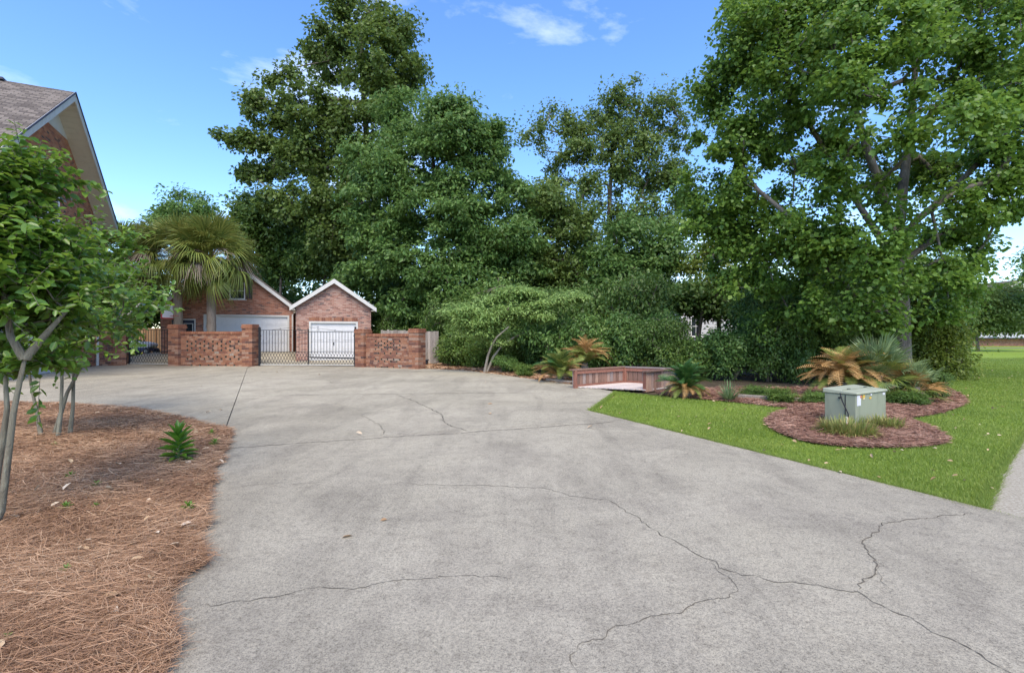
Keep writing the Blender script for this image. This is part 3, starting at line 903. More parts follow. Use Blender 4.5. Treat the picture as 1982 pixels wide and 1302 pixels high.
# ================================================================== BRICK SCREEN WALLS
def pier(root, x, y, z0, h, w=0.55, course=0.108, seed=0):
    rng = np.random.default_rng(seed)
    p = bpy.data.objects.new('pier', None); link(p, root); p.location = (x, y, z0)
    MB().box((0, 0, h / 2), (w - 0.03, w - 0.03, h - 0.02)).build('mortar', 'mortar', p)
    bl, bw = w * 0.66, w * 0.335
    n = int(round((h - 0.20) / course)); ch = (h - 0.20) / n
    for k in range(n):
        z = ch * (k + 0.5)
        for s in range(4):
            # four bricks round the core, turned the other way on every second course
            a = s * math.pi / 2
            off = (w - bl) / 2 * (1 if k % 2 else -1)
            c = Matrix.Rotation(a, 3, 'Z') @ Vector((off, -(w - bw) / 2, z))
            j = rng.normal(0, 0.002, 3)
            o_ = piece('brick', c + Vector(j), (bl - 0.010, bw - 0.006, ch - 0.012), 'brick_piece', p, Matrix.Rotation(a + rng.normal(0, 0.006), 3, 'Z'))
    for q, (ww, hh) in enumerate(((w + 0.06, 0.10), (w + 0.02, 0.09))):
        z = h - 0.20 + 0.004 + (0.05 if q == 0 else 0.15)
        m = 5
        for i in range(m):
            for s in (-1, 1):
                piece('brick', ((i + 0.5) * ww / m - ww / 2, s * ww / 4, z), (ww / m - 0.008, ww / 2 - 0.008, hh - 0.006), 'brick_cap', p)
    return p
def screen_wall(name, label, a, bpt, h, course, holes, pitch, hx, hw, pier_h, seed, brick=0.225, t=0.20, piers=(True, True)):
    a, bpt = np.array(a, float), np.array(bpt, float)
    d = bpt - a; L_ = np.linalg.norm(d)
    rng = np.random.default_rng(seed)
    root = thing(name, label, 'brick wall', (a[0], a[1], 0), math.atan2(d[1], d[0]))
    if piers[0]: pier(root, 0, 0, 0, pier_h, seed=seed + 1)
    if piers[1]: pier(root, L_, 0, 0, pier_h, seed=seed + 2)
    x0, x1 = (0.27 if piers[0] else 0), L_ - (0.27 if piers[1] else 0)
    cap = 0.13
    n = int((h - cap) / course)
    mort = MB()
    for k in range(n):                                # k = 0 is the lowest course
        top = n - 1 - k
        z = course * (k + 0.5)
        segs = [(x0, x1)]
        if top in holes:
            off = pitch / 2 if (sorted(holes).index(top) % 2) else 0
            hs = [x for x in np.arange(hx[0] + off, hx[1], pitch) if rng.random() > 0.04]
            cur = x0; segs = []
            for x in hs:
                segs.append((cur, x - hw / 2)); cur = x + hw / 2
            segs.append((cur, x1))
        for i, (s0, s1) in enumerate(segs):
            mort.b2((s0 + (0.004 if i else 0), -t / 2 + 0.008, course * k), (s1 - (0.004 if i < len(segs) - 1 else 0), t / 2 - 0.008, course * (k + 1)))
            if len(segs) == 1:
                o0 = (k % 2) * brick / 2
                xs = [s0] + [x for x in np.arange(s0 + brick - o0, s1 - 0.03, brick)] + [s1]
            else:
                m = max(1, int(round((s1 - s0) / brick)))
                xs = list(np.linspace(s0, s1, m + 1))
            for u, v_ in zip(xs[:-1], xs[1:]):
                piece('brick', ((u + v_) / 2, rng.normal(0, 0.003), z), (v_ - u - 0.010, t + rng.normal(0, 0.003), course - 0.012), 'brick_piece', root)
    zt = course * n
    mort.b2((x0, -t / 2 + 0.02, zt), (x1, t / 2 - 0.02, zt + cap - 0.02))
    mort.build('mortar', 'mortar', root)
    m = int((x1 - x0) / 0.115)
    for i in range(m):                                 # coping of bricks on edge
        u = x0 + (x1 - x0) * (i + 0.5) / m
        piece('coping_brick', (u, 0, zt + cap / 2), ((x1 - x0) / m - 0.008, t + 0.07, cap - 0.004 + rng.normal(0, 0.002)), 'brick_cap', root)
    return root
LW0, LW1 = (-16.86, 24.72), (-12.98, 24.35)
RW0, RW1 = (-7.20, 23.75), (-4.32, 22.35)
screen_wall('brick_screen_wall', 'longer pierced brick wall below the two palm trunks', LW0, LW1, 1.84, 0.108, {3, 4, 5, 6, 7, 10, 11, 14, 15}, 0.455, (0.62, 3.75), 0.088, 2.10, 41)
screen_wall('brick_screen_wall', 'shorter pierced brick wall beside the grey board fence', RW0, RW1, 1.66, 0.094, {2, 3, 4, 5, 6, 8, 11, 12, 15, 16}, 0.36, (0.85, 2.3), 0.08, 1.86, 51)
screen_wall('brick_wall', 'short solid brick wall with one pier joining the house', (-20.92, 24.78), (-20.02, 25.15), 1.62, 0.108, set(), 1, (0, 0), 0.1, 1.9, 61, piers=(False, True))

# ================================================================== IRON GATES
def gate_leaf(root, x0, x1, zt, lat, name='leaf', rise=1, pitch=0.152):
    lf = bpy.data.objects.new(name, None); link(lf, root)
    W = x1 - x0
    bars = int(round(W / pitch)); p = W / bars
    MB().b2((x0, -.012, zt - .012), (x1, .012, zt + .012)).build('rail', 'iron_black', lf)
    MB().b2((x0, -.012, lat - .012), (x1, .012, lat + .012)).build('rail', 'iron_black', lf)
    MB().b2((x0, -.02, 0.055), (x1, .02, 0.105)).build('rail', 'iron_pale', lf)
    for i in range(bars + 1):
        x = x0 + p * i
        thick = 0.024 if i in (0, bars) else 0.017
        z1 = zt + (0.12 if i in (0, bars) else 0.0)
        piece('bar', (x, 0, ((lat if 0 < i < bars else 0.1) + z1) / 2), (thick, thick, z1 - (lat if 0 < i < bars else 0.1)), 'iron_black', lf)
    # crossed diagonal straps
    hh = lat - 0.10; run = p * 2.1
    me = {}
    for s in (-1, 1):
        x = x0 - run
        while x < x1 + run:
            a, c = (x, 0.10), (x + run, lat)
            if s < 0: a, c = (x + run, 0.10), (x, lat)
            # clip to the leaf
            def clip(pa, pb):
                (ax, az), (bx, bz) = pa, pb
                if ax < x0: t = (x0 - ax) / (bx - ax); ax, az = x0, az + (bz - az) * t
                if ax > x1: t = (x1 - ax) / (bx - ax); ax, az = x1, az + (bz - az) * t
                return ax, az
            if not (max(a[0], c[0]) <= x0 + 1e-4 or min(a[0], c[0]) >= x1 - 1e-4):
                a2, c2 = clip(a, c), clip(c, a)
                dx, dz = c2[0] - a2[0], c2[1] - a2[1]; ln = math.hypot(dx, dz)
                if ln > 0.04:
                    piece('strap', ((a2[0] + c2[0]) / 2, 0.004 * s, (a2[1] + c2[1]) / 2), (ln, 0.006, 0.018), 'iron_black', lf, Matrix.Rotation(-math.atan2(dz, dx), 3, 'Y'))
            x += p
    # light scroll work over the top rail
    if rise:
        s = MB(); pts = []
        for i in range(13):
            t = i / 12; xx = x0 + W * (0.25 + 0.75 * t) if rise > 0 else x1 - W * (0.25 + 0.75 * t)
            pts.append((xx, 0, zt + 0.02 + 0.20 * t))
        s.tube(pts, 0.007, 5)
        for cx, cz, r in ((0.42, 0.06, 0.05), (0.8, 0.08, 0.07), (0.8, 0.22, 0.05)):
            xx = x0 + W * cx if rise > 0 else x1 - W * cx
            s.tube([(xx + r * (1 - k / 22) * math.cos(k * 0.5), 0, zt + cz + r * (1 - k / 22) * math.sin(k * 0.5)) for k in range(18)], 0.006, 4)
        s.build('scroll', 'iron_black', lf)
    return lf
g0, g1 = np.array((-12.52, 24.33)), np.array((-7.62, 23.88))
d = g1 - g0; gw = np.linalg.norm(d)
root = thing('driveway_gate', 'wide black iron double gate with crossed lattice across the drive', 'gate', (*g0, 0.03), math.atan2(d[1], d[0]))
gate_leaf(root, 0.06, gw * 0.515 - 0.02, 1.78, 0.72, rise=1)
gate_leaf(root, gw * 0.515 + 0.02, gw - 0.06, 1.70, 0.70, rise=-1)
for x in (0, gw):
    piece('gate_post', (x, 0, 0.97), (0.07, 0.07, 1.94), 'iron_black', root)
    for z in (0.35, 1.5):
        piece('hinge', (x + (0.05 if x == 0 else -0.05), 0, z), (0.09, 0.03, 0.05), 'iron_black', root)
MB().bar((gw * 0.52, 0.10, 0.44), (gw + 0.02, 0.10, 0.40), 0.05, 0.06).build('opener_arm', 'iron_black', root)
g0, g1 = np.array((-19.64, 25.2)), np.array((-17.24, 24.80))
d = g1 - g0; gw = np.linalg.norm(d)
root = thing('garden_gate', 'narrow black iron gate between the house and the palms', 'gate', (*g0, 0.04), math.atan2(d[1], d[0]))
gate_leaf(root, 0.04, gw - 0.05, 1.80, 0.66, rise=0)
for x in (0, gw):
    piece('gate_post', (x, 0, 0.97), (0.06, 0.06, 1.94), 'iron_black', root)
for z in (0.4, 1.5): piece('hinge', (gw - 0.05, 0, z), (0.09, 0.03, 0.05), 'iron_black', root)

# ================================================================== BUILDINGS
def uv_roof(name, corners, thick, mat, parent, along):
    """a roof plane as a slab with shingle courses measured along and up the slope; corners: eave0, eave1, ridge1, ridge0"""
    c = [Vector(x) for x in corners]
    nrm = (c[1] - c[0]).cross(c[3] - c[0]).normalized()
    if nrm.z < 0: nrm = -nrm
    V = [tuple(x) for x in c] + [tuple(x - nrm * thick) for x in c]
    F = [(0,1,2,3), (7,6,5,4), (0,4,5,1), (1,5,6,2), (2,6,7,3), (3,7,4,0)]
    me = bpy.data.meshes.new(name); me.from_pydata(V, [], F); me.update()
    uv = me.uv_layers.new(name='UVMap')
    ea = (c[1] - c[0]).normalized(); eb = nrm.cross(ea)
    for lp in me.loops:
        p = me.vertices[lp.vertex_index].co - c[0]
        uv.data[lp.index].uv = (p.dot(ea), p.dot(eb))
    me.materials.append(MATS[mat])
    return add(name, me, parent)
def window(parent, x0, x1, z0, z1, y, shutters=0.0, rows=2, cols=1, s=-1):
    """a sash window on a wall face at local y, facing -y"""
    wd = bpy.data.objects.new('window', None); link(wd, parent); wd.location = (0, y, 0)
    MB().b2((x0, -0.02, z0), (x1, 0.03, z1)).build('pane', 'window_glass', wd)
    f = MB(); t = 0.06
    f.b2((x0 - t, -.06, z0 - t), (x0, .03, z1 + t)).b2((x1, -.06, z0 - t), (x1 + t, .03, z1 + t))
    f.b2((x0, -.06, z1), (x1, .03, z1 + t)).b2((x0, -.06, z0 - t), (x1, .03, z0))
    for r in range(1, rows): z = z0 + (z1 - z0) * r / rows; f.b2((x0, -.05, z - .02), (x1, -.018, z + .02))
    for r in range(1, cols): x = x0 + (x1 - x0) * r / cols; f.b2((x - .012, -.045, z0), (x + .012, -.018, z1))
    f.build('frame', 'window_frame', wd)
    piece('sill', ((x0 + x1) / 2, -0.05, z0 - t - 0.03), (x1 - x0 + 0.3, 0.12, 0.06), 'trim_white', wd)
    if shutters:
        for a in (x0 - t - shutters - 0.02, x1 + t + 0.02):
            sh = MB().b2((a, -.05, z0 - t), (a + shutters, .0, z1 + t))
            so = sh.build('shutter', 'shutter_navy', parent); so.location = (0, y, 0)
            k = 14
            for i in range(k):
                z = z0 + (z1 - z0) * (i + .5) / k
                piece('slat', (a + shutters / 2, -0.055, z), (shutters - 0.08, 0.016, (z1 - z0) / k * 0.6), 'shutter_navy', so)
    return wd
def garage_door(parent, x0, x1, z0, z1, y, cols, handle=True):
    dr = bpy.data.objects.new('door', None); link(dr, parent); dr.location = (0, y, 0)
    n = 4; hh = (z1 - z0) / n
    MB().b2((x0, 0.10, z0), (x1, 0.13, z1)).build('backing', 'door_white', dr)
    for r in range(n):
        for c_ in range(cols):
            ww = (x1 - x0) / cols
            xa, za = x0 + ww * c_, z0 + hh * r
            piece('door_panel', (xa + ww / 2, 0.085, za + hh / 2), (ww - 0.004, 0.03, hh - 0.016), 'door_white', dr)
            piece('door_panel', (xa + ww / 2, 0.066, za + hh / 2), (ww * 0.74, 0.012, hh * 0.6), 'door_white', dr)
    f = MB(); t = 0.10
    f.b2((x0 - t, -.03, z0), (x0, .12, z1 + t)).b2((x1, -.03, z0), (x1 + t, .12, z1 + t)).b2((x0, -.03, z1), (x1, .12, z1 + t))
    f.build('door_frame', 'trim_white', dr)
    if handle:
        MB().box(((x0 + x1) / 2, 0.04, z0 + (z1 - z0) * 0.45), (0.05, 0.05, 0.14)).build('handle', 'dark_plastic', dr)
    return dr
def wall_poly(parent, poly, holes, y0, y1, mat, name='wall'):
    """a wall slab in the local xz plane with rectangular openings: cut into vertical strips"""
    xs = sorted(set([p[0] for p in poly] + [h[0] for h in holes] + [h[1] for h in holes]))
    def top(x):
        best = 0; n = len(poly); zs = []
        for i in range(n):
            (xa, za), (xb, zb) = poly[i], poly[(i+1) % n]
            if xa == xb: continue
            if min(xa, xb) - 1e-6 <= x <= max(xa, xb) + 1e-6: zs.append(za + (zb - za) * (x - xa) / (xb - xa))
        return max(zs)
    zb = min(p[1] for p in poly); m = MB()
    for xa, xb in zip(xs[:-1], xs[1:]):
        ta, tb = top(xa + 1e-6), top(xb - 1e-6)
        hs = sorted([h for h in holes if h[0] <= xa + 1e-6 and h[1] >= xb - 1e-6], key=lambda h: h[2])
        z = zb
        for h in hs:
            if h[2] > z + 1e-4: m.prism_xz([(xa, z), (xb, z), (xb, h[2]), (xa, h[2])], y0, y1)
            z = h[3]
        m.prism_xz([(xa, z), (xb, z), (xb, tb), (xa, ta)], y0, y1)
    return m.build(name, mat, parent)
def gable_box(root, hw, z0, ze, za, depth, mat, holes, over=0.28, eave=0.25, thick=0.14, fascia='trim_white', shingles='shingle'):
    """a gabled block: front at local y = 0, centre x = 0, going back to y = depth"""
    sl = (za - ze) / hw
    wall_poly(root, [(-hw, z0), (hw, z0), (hw, ze), (0, za), (-hw, ze)], holes, 0, 0.2, mat)
    for s in (-1, 1):
        MB().b2((min(s*hw, s*(hw-.2)), 0.203, z0), (max(s*hw, s*(hw-.2)), depth, ze - 0.02)).build('wall', mat, root)
    MB().prism_xz([(-hw + .2, z0), (hw - .2, z0), (hw - .2, ze), (0, za - .1), (-hw + .2, ze)], depth - .2, depth - 0.01).build('wall', mat, root)
    ex = hw + eave
    rz = za + 0.16; ez = rz - sl * ex
    for s in (-1, 1):
        uv_roof('roof', [(s * ex, -over, ez), (s * ex, depth + over, ez), (0, depth + over, rz), (0, -over, rz)], thick, shingles, root, 'y')
        m = MB()
        n_ = math.hypot(ex, rz - ez)
        dirx, dirz = s * ex / n_, (ez - rz) / n_
        px, pz = (sl / math.hypot(1, sl)) * s * -1, -1 / math.hypot(1, sl)
        f0 = (0, rz - 0.012); f1 = (s * (ex + 0.02), ez - 0.012 - 0.02 * sl)
        hgt = 0.22
        m.prism_xz([f0, f1, (f1[0], f1[1] - hgt), (0, f0[1] - hgt * 1.12)], -over - 0.035, -over - 0.004)
        m.build('fascia', fascia, root)
        mm = MB().b2((min(s*(hw+.01), s*(ex)), -over, ez - 0.20), (max(s*(hw+.01), s*ex), depth, ez - 0.14 - 0.02))
        mm.build('soffit', 'soffit', root)
    return sl

# small garage
root = thing('garage', 'small brick garage with a single white door behind the gate', 'garage', (-9.96, 27.5, 0.15), math.radians(19))
gable_box(root, 1.98, 0, 3.02, 4.40, 7.5, 'brick_garage', [(-1.31, 1.26, 0, 2.19)], over=0.25, eave=0.27)
garage_door(root, -1.21, 1.16, 0.02, 2.09, 0.0, 3)
for i in range(24):
    piece('brick', (-1.31 + 2.57 * (i + .5) / 24, -0.004, 2.30), (2.57 / 24 - 0.01, 0.012, 0.20), 'brick_piece', root)
# large garage
root = thing('garage', 'larger brick garage with a wide white door and gable window', 'garage', (-16.45, 28.6, 0.55), math.radians(19))
gable_box(root, 3.42, 0, 2.62, 5.38, 9.0, 'brick_garage_red', [(-1.32, 3.18, 0, 2.22), (-0.02, 0.80, 3.12, 4.12), (-2.42, -1.72, 0, 1.95)], over=0.22, eave=0.25)
garage_door(root, -1.22, 3.08, 0.02, 2.12, 0.0, 6, False)
window(root, 0.04, 0.74, 3.18, 4.06, 0.05, shutters=0.36, rows=2, cols=1)
dr = bpy.data.objects.new('side_door', None); link(dr, root)
MB().b2((-2.36, 0.06, 0.02), (-1.78, 0.10, 1.88)).build('leaf', 'shutter_navy', dr)
MB().b2((-2.42, -0.02, 0.0), (-2.36, 0.12, 1.95)).b2((-1.78, -0.02, 0), (-1.72, 0.12, 1.95)).b2((-2.36, -0.02, 1.88), (-1.78, 0.12, 1.95)).build('frame', 'trim_white', dr)
MB().b2((-2.27, 0.04, 1.0), (-1.87, 0.062, 1.68)).build('pane', 'window_glass', dr)
mm = MB()
for xa in (-2.29, -1.87): mm.b2((xa - .02, 0.03, 0.98), (xa + .02, 0.06, 1.70))
mm.b2((-2.27, 0.03, 1.66), (-1.89, 0.06, 1.70)).build('pane_frame', 'trim_white', dr)
MB().tube([(3.55, -0.12, 2.62), (3.55, -0.12, 2.45), (3.36, -0.05, 2.25), (3.36, -0.05, 0.0)], 0.045, 8).build('downspout', 'trim_white', root)
MB().b2((3.44, 0.5, 2.66), (5.2, 2.2, 2.76)).build('link_roof', 'trim_white', root)

# house
hth = math.atan2(0.903, -0.429)
house = thing('house', 'two storey brick house with a steep shingled gable roof', 'house', (-17.94, 20.1, 0), hth)
D = 0.7; ZT = 10.0; RID = 11.5; SLP = 0.73; EX = 5.86; HW = 5.3
def und(x): return RID - 0.30 - SLP * abs(x)
xt = (RID - 0.30 - ZT) / SLP
wall_poly(house, [(-HW, 0), (HW, 0), (HW, und(HW)), (xt, ZT), (-xt, ZT), (-HW, und(HW))], [(-1.3, 0.9, 6.1, 8.05), (-4.4, 0.2, 0, 2.4), (2.4, 3.6, 3.0, 4.7)], D, D + 0.25, 'brick_house')
for s in (-1, 1):
    MB().b2((min(s*HW, s*(HW-.25)), D + .253, 0), (max(s*HW, s*(HW-.25)), D + 11, und(HW) - 0.05)).build('wall', 'brick_house', house)
    ez = RID - SLP * EX
    uv_roof('roof', [(s * EX, 0, ez), (s * EX, D + 11.5, ez), (0, D + 11.5, RID), (0, 0, RID)], 0.20, 'shingle', house, 'y')
    m = MB()
    m.prism_xz([(0, RID - .015), (s * (EX + .03), ez - .035), (s * (EX + .03), ez - .33), (0, RID - .36)], -0.045, -0.006)
    fo = m.build('rake_board', 'trim_white', house)
    m = MB()
    m.prism_xz([(0, RID + .02), (s * (EX + .05), ez - .015), (s * (EX + .05), ez - .075), (0, RID - .05)], -0.08, -0.047)
    m.build('drip_edge', 'shutter_navy', house)
    # soffit of narrow boards under the rake
    a0 = 0.02
    nb = 26
    for i in range(nb):
        xa = a0 + (EX - a0) * i / nb; xb = a0 + (EX - a0) * (i + 1) / nb - 0.012
        m = MB()
        m.prism_xz([(s * xa, und(xa) + 0.06), (s * xb, und(xb) + 0.06), (s * xb, und(xb)), (s * xa, und(xa))], 0.0, D + 0.02)
        m.build('soffit_board', 'soffit', house)
m = MB(); m.prism_xz([(-xt - .02, ZT + .004), (xt + .02, ZT + .004), (0.02, RID - .31), (-0.02, RID - .31)], D - 0.01, D + 0.05); m.build('gable_board', 'trim_white', house)
piece('ridge_vent', (0, 2.1 + 4.2, RID + 0.02), (0.34, 8.4, 0.09), 'shutter_navy', house)
window(house, -1.25, 0.85, 6.15, 8.0, D + 0.08, shutters=0.62, rows=2, cols=2)
window(house, 2.45, 3.55, 3.05, 4.65, D + 0.08, rows=2, cols=1)
garage_door(house, -4.3, 0.1, 0.04, 2.3, D, 5, False)
MB().tube([(5.35, D - .06, 7.0), (5.35, D - .06, 0.05)], 0.05, 8).build('downspout', 'trim_white', house)
MB().b2((5.3, D + 0.1, 7.05), (5.95, D + 11, 7.16)).build('eave_return', 'trim_white', house)
# lantern
q = bpy.data.objects.new('lantern', None); link(q, house); q.location = (3.9, D - 0.10, 2.2)
m = MB(); m.prism([(math.cos(a) * .10, math.sin(a) * .10) for a in np.arange(6) * math.pi / 3], -.16, .16); m.build('cage', 'dark_plastic', q)
m = MB(); m.tube([(0, 0, .16), (0, 0, .27)], [.13, .02], 6); m.build('cap', 'dark_plastic', q)
MB().b2((-.03, 0, -.05), (.03, .10, .05)).build('bracket', 'dark_plastic', q)

# neighbour house seen through the trees
def siding_house(name, label, loc, rot, hw, depth, ze, za, wins, base=0.0):
    r = thing(name, label, 'house', loc, rot)
    gable_box(r, hw, base, ze, za, depth, 'siding_white', [], over=0.3, eave=0.35, thick=0.16, shingles='shingle')
    n = int((ze - base) / 0.22)
    for k in range(n):
        for s in (0,):
            piece('siding_board', (0, -0.016, base + 0.22 * (k + .5)), (2 * hw - 0.02, 0.03, 0.19), 'siding_white', r, Matrix.Rotation(0.08, 3, 'X'))
    for (x0, x1, z0, z1) in wins: window(r, x0, x1, z0, z1, -0.06, rows=2, cols=2)
    return r
r = siding_house('neighbour_house', 'pale grey clapboard house glimpsed through the dark shrubs', (17.6, 40.0, 0), 0.0, 3.9, 10, 3.9, 5.9, [(-3.0, -2.3, 1.55, 3.1), (0.9, 1.7, 1.55, 3.1)], base=0.3)
MB().b2((-3.88, -0.03, 0), (3.88, 9.9, 0.3)).build('foundation', 'brick_house', r)
r = siding_house('neighbour_house', 'white two storey house across the far lawn with brick base', (79.0, 76.0, 0), 0.0, 7.5, 12, 6.2, 10.2, [(-5.5, -4.2, 4.0, 5.8), (-1.5, -0.2, 4.0, 5.8), (2, 3.3, 4.0, 5.8), (-5.2, -3.8, 1.6, 3.2)], base=1.3)
MB().b2((-7.45, -0.05, 0), (7.45, 11.9, 1.3)).build('foundation', 'brick_garage_red', r)
MB().b2((-7.6, -0.9, 1.15), (7.6, 0.1, 1.32)).build('porch_edge', 'dark_plastic', r)
# brick house with a white porch rail behind the mimosa
r = thing('porch_house', 'small brick house with white porch rail behind the feathery tree', 'house', (3.0, 38.0, 0))
gable_box(r, 4.2, 0, 3.0, 4.9, 7, 'brick_garage_red', [], over=0.3, eave=0.3)
pr = bpy.data.objects.new('porch_rail', None); link(pr, r)
for i in range(30): piece('baluster', (-3.8 + i * 0.26, -1.2, 1.45), (0.06, 0.06, 0.9), 'white_paint', pr)
for z in (1.0, 1.92): piece('rail', (0, -1.2, z), (7.9, 0.09, 0.08), 'white_paint', pr)
for i in range(4): piece('post', (-3.9 + i * 2.6, -1.2, 1.4), (0.14, 0.14, 2.8), 'white_paint', pr)
MB().b2((-4.1, -1.4, 0), (4.1, -0.03, 0.95)).build('porch_floor', 'wood_red', r)

# ================================================================== FENCES
def board_fence(name, label, a, bpt, z0, h, mat, bw=0.14, seed=0, group=None):
    a, bpt = np.array(a, float), np.array(bpt, float); d = bpt - a; L_ = np.linalg.norm(d)
    rng = np.random.default_rng(seed)
    r = thing(name, label, 'fence', (a[0], a[1], z0), math.atan2(d[1], d[0]))
    n = int(L_ / (bw + 0.006))
    for i in range(n):
        hh = h + rng.normal(0, 0.012)
        piece('board', ((i + .5) * L_ / n, rng.normal(0, 0.004), hh / 2), (L_ / n - 0.007, 0.022, hh), mat, r, Matrix.Rotation(rng.normal(0, 0.006), 3, 'Y'))
    for z in (0.35, h - 0.3): piece('rail', (L_ / 2, 0.045, z), (L_, 0.06, 0.09), mat, r)
    for i in range(int(L_ / 2.2) + 1): piece('post', (min(L_ - .05, 0.05 + i * 2.2), 0.10, h / 2), (0.09, 0.09, h), mat, r)
    return r
board_fence('wooden_fence', 'brown board fence at the back of the yard behind the narrow gate', (-28.5, 33.2), (-21.2, 33.0), 0.2, 1.85, 'wood_fence', 0.15, 1)
board_fence('wooden_fence', 'weathered grey board fence standing past the right brick wall', (-4.95, 26.3), (-3.92, 26.2), 0.0, 1.78, 'wood_grey', 0.13, 2)
board_fence('wooden_fence', 'weathered grey fence run leading back to the small garage', (-7.3, 27.35), (-5.02, 26.4), 0.0, 1.84, 'wood_grey', 0.13, 3)
r = thing('storage_bin', 'low black bin on the ground at the grey fence foot', 'bin', (-4.60, 25.6, 0))
MB().b2((-.21, -.16, 0), (.21, .16, .24)).build('tub', 'dark_plastic', r, bevel=0.02)
MB().b2((-.24, -.19, .243), (.24, .19, .30)).build('lid', 'dark_plastic', r, bevel=0.015)

# ================================================================== DECK BENCH
SC = 1.035
def dk(x, y): return np.array([x * SC, y * SC])
Ld, Bd, Rd, Fd = dk(1.66, 13.44), dk(3.38, 14.80), dk(4.79, 13.90), dk(3.49, 12.76)
ZF, ZTOP = 0.075, 0.535
deck = thing('deck', 'low wooden deck with a plank floor and board-faced sides', 'deck', (*Fd, 0))
def rel(p, z): return (p[0] - Fd[0], p[1] - Fd[1], z)
def board_panel(a, bpt, n, z0, z1, seed, post=True, outside=1):
    d = bpt - a; L_ = np.linalg.norm(d); ang = math.atan2(d[1], d[0]); M = Matrix.Rotation(ang, 3, 'Z')
    rng = np.random.default_rng(seed)
    nv = np.array([-d[1], d[0]]) / L_
    for i in range(n):
        p = a + d * (i + .5) / n + nv * rng.normal(0, .003)
        piece('board', rel(p, (z0 + z1) / 2), (L_ / n - 0.012, 0.022, z1 - z0 - rng.random() * 0.02), 'wood_rail', deck, M @ Matrix.Rotation(rng.normal(0, .012), 3, 'Y'))
    c = (a + bpt) / 2
    piece('rail', rel(c - nv * 0.035, z0 + 0.06), (L_ - 0.02, 0.04, 0.10), 'wood_red', deck, M)
    piece('rail', rel(c - nv * 0.035, z1 - 0.05), (L_ - 0.02, 0.04, 0.10), 'wood_red', deck, M)
    piece('top_rail', rel(c, z1 + 0.018), (L_ + 0.12, 0.16, 0.034), 'wood_rail', deck, M)
board_panel(Ld, Bd, 17, 0.02, ZTOP, 1)
board_panel(Bd, Rd, 12, 0.02, ZTOP, 2)
board_panel(Rd, Fd, 15, 0.0, ZTOP + 0.01, 3)
for p, hgt in ((Ld, ZTOP), (Bd, ZTOP - .01), (Rd, ZTOP - .01), (Fd, ZTOP + .0)):
    c = np.mean([Ld, Bd, Rd, Fd], 0); q = p + unitv(c - p) * 0.07
    piece('post', rel(q, hgt / 2), (0.09, 0.09, hgt), 'wood_red', deck, Matrix.Rotation(math.atan2(*(Bd - Ld)[::-1]), 3, 'Z'))
u = (Bd - Ld); vdir = Fd - Ld; nb = 13
for i in range(nb):
    a = Ld + vdir * (i + .5) / nb + unitv(u) * 0.03; c = a + (Bd - Ld) * 0.5 + (Rd - Bd - vdir) * 0.25 * (i / nb)
    ang = math.atan2(u[1], u[0])
    piece('plank', rel(c, ZF - 0.015 + 0.001 * (i % 2)), (np.linalg.norm(u) * 0.93, np.linalg.norm(vdir) / nb - 0.008, 0.03), 'wood_deck', deck, Matrix.Rotation(ang, 3, 'Z'))
# landscape timber edging
for i, (pa, pb) in enumerate((((1428, 772), (1512, 777)), ((1058, 739), (1108, 744)))):
    a, c = G(*pa), G(*pb)
    r = thing('landscape_timber', ['grey timber edging the mulch behind the spiky yucca', 'dark timber edging by the left sago near the deck'][i], 'timber', (*a[:2], 0))
    e = c - a
    MB().bar((0, 0, 0.06), (e[0], e[1], 0.06), 0.11, 0.11).build('beam', 'wood_grey', r, bevel=0.012)
    MB().bar((e[0], e[1], 0.055), (e[0] * 1.5, e[1] * 1.5, 0.055), 0.10, 0.10).build('beam', 'wood_grey', r, bevel=0.012)

# ================================================================== UTILITY BOX
ub = thing('utility_box', 'pale green metal utility cabinet standing in the mulch island', 'utility box', (5.66, 8.07, 0), math.atan2(0.53, 0.85))
W_, D_, H_ = 1.10, 0.49, 0.585
MB().b2((0, 0, 0.0), (W_, D_, H_ - 0.05)).build('cabinet', 'box_green', ub, bevel=0.012)
m = MB()
m.v = [(-.015, -.02, H_ - .047), (W_ + .015, -.02, H_ - .047), (W_ + .015, D_ + .02, H_ - .047), (-.015, D_ + .02, H_ - .047),
       (-.015, -.02, H_ - .012), (W_ + .015, -.02, H_ - .012), (W_ + .015, D_ + .02, H_ + .03), (-.015, D_ + .02, H_ + .03)]
m.f = [(3,2,1,0), (4,5,6,7), (0,1,5,4), (1,2,6,5), (2,3,7,6), (3,0,4,7)]
m.build('lid', 'box_lid', ub, bevel=0.008)
piece('lid_seam', (W_ / 2, D_ * 0.42, H_ + 0.012), (W_ * 0.98, 0.012, 0.010), 'box_green', ub)
for x in (0.25, 0.85): piece('lid_clip', (x, D_ * 0.45, H_ + 0.018), (0.07, 0.03, 0.014), 'dark_plastic', ub)
piece('door_seam', (-0.003, D_ * 0.33, 0.27), (0.006, 0.012, 0.52), 'dark_plastic', ub)
m = MB(); m.tube([(-.028, D_ * .5, .47), (0.0, D_ * .5, .47)], 0.016, 10); m.build('lock', 'dark_plastic', ub)
piece('base_strip', (W_ / 2, -0.004, 0.04), (W_, 0.008, 0.05), 'box_lid', ub)
for (x, z, w_, h_, mt) in ((0.085, 0.44, 0.13, 0.17, 'label_white'), (0.155, 0.50, 0.06, 0.04, 'label_orange'), (0.255, 0.485, 0.075, 0.075, 'label_yellow'), (0.262, 0.462, 0.04, 0.03, 'label_white'), (0.49, 0.46, 0.07, 0.035, 'label_yellow'), (0.52, 0.515, 0.05, 0.03, 'label_white'), (1.0, 0.50, 0.08, 0.04, 'label_white')):
    piece('sticker', (x, -0.0035 - (0.002 if mt != 'label_white' or w_ < .06 else 0), z), (w_, 0.003, h_), mt, ub)
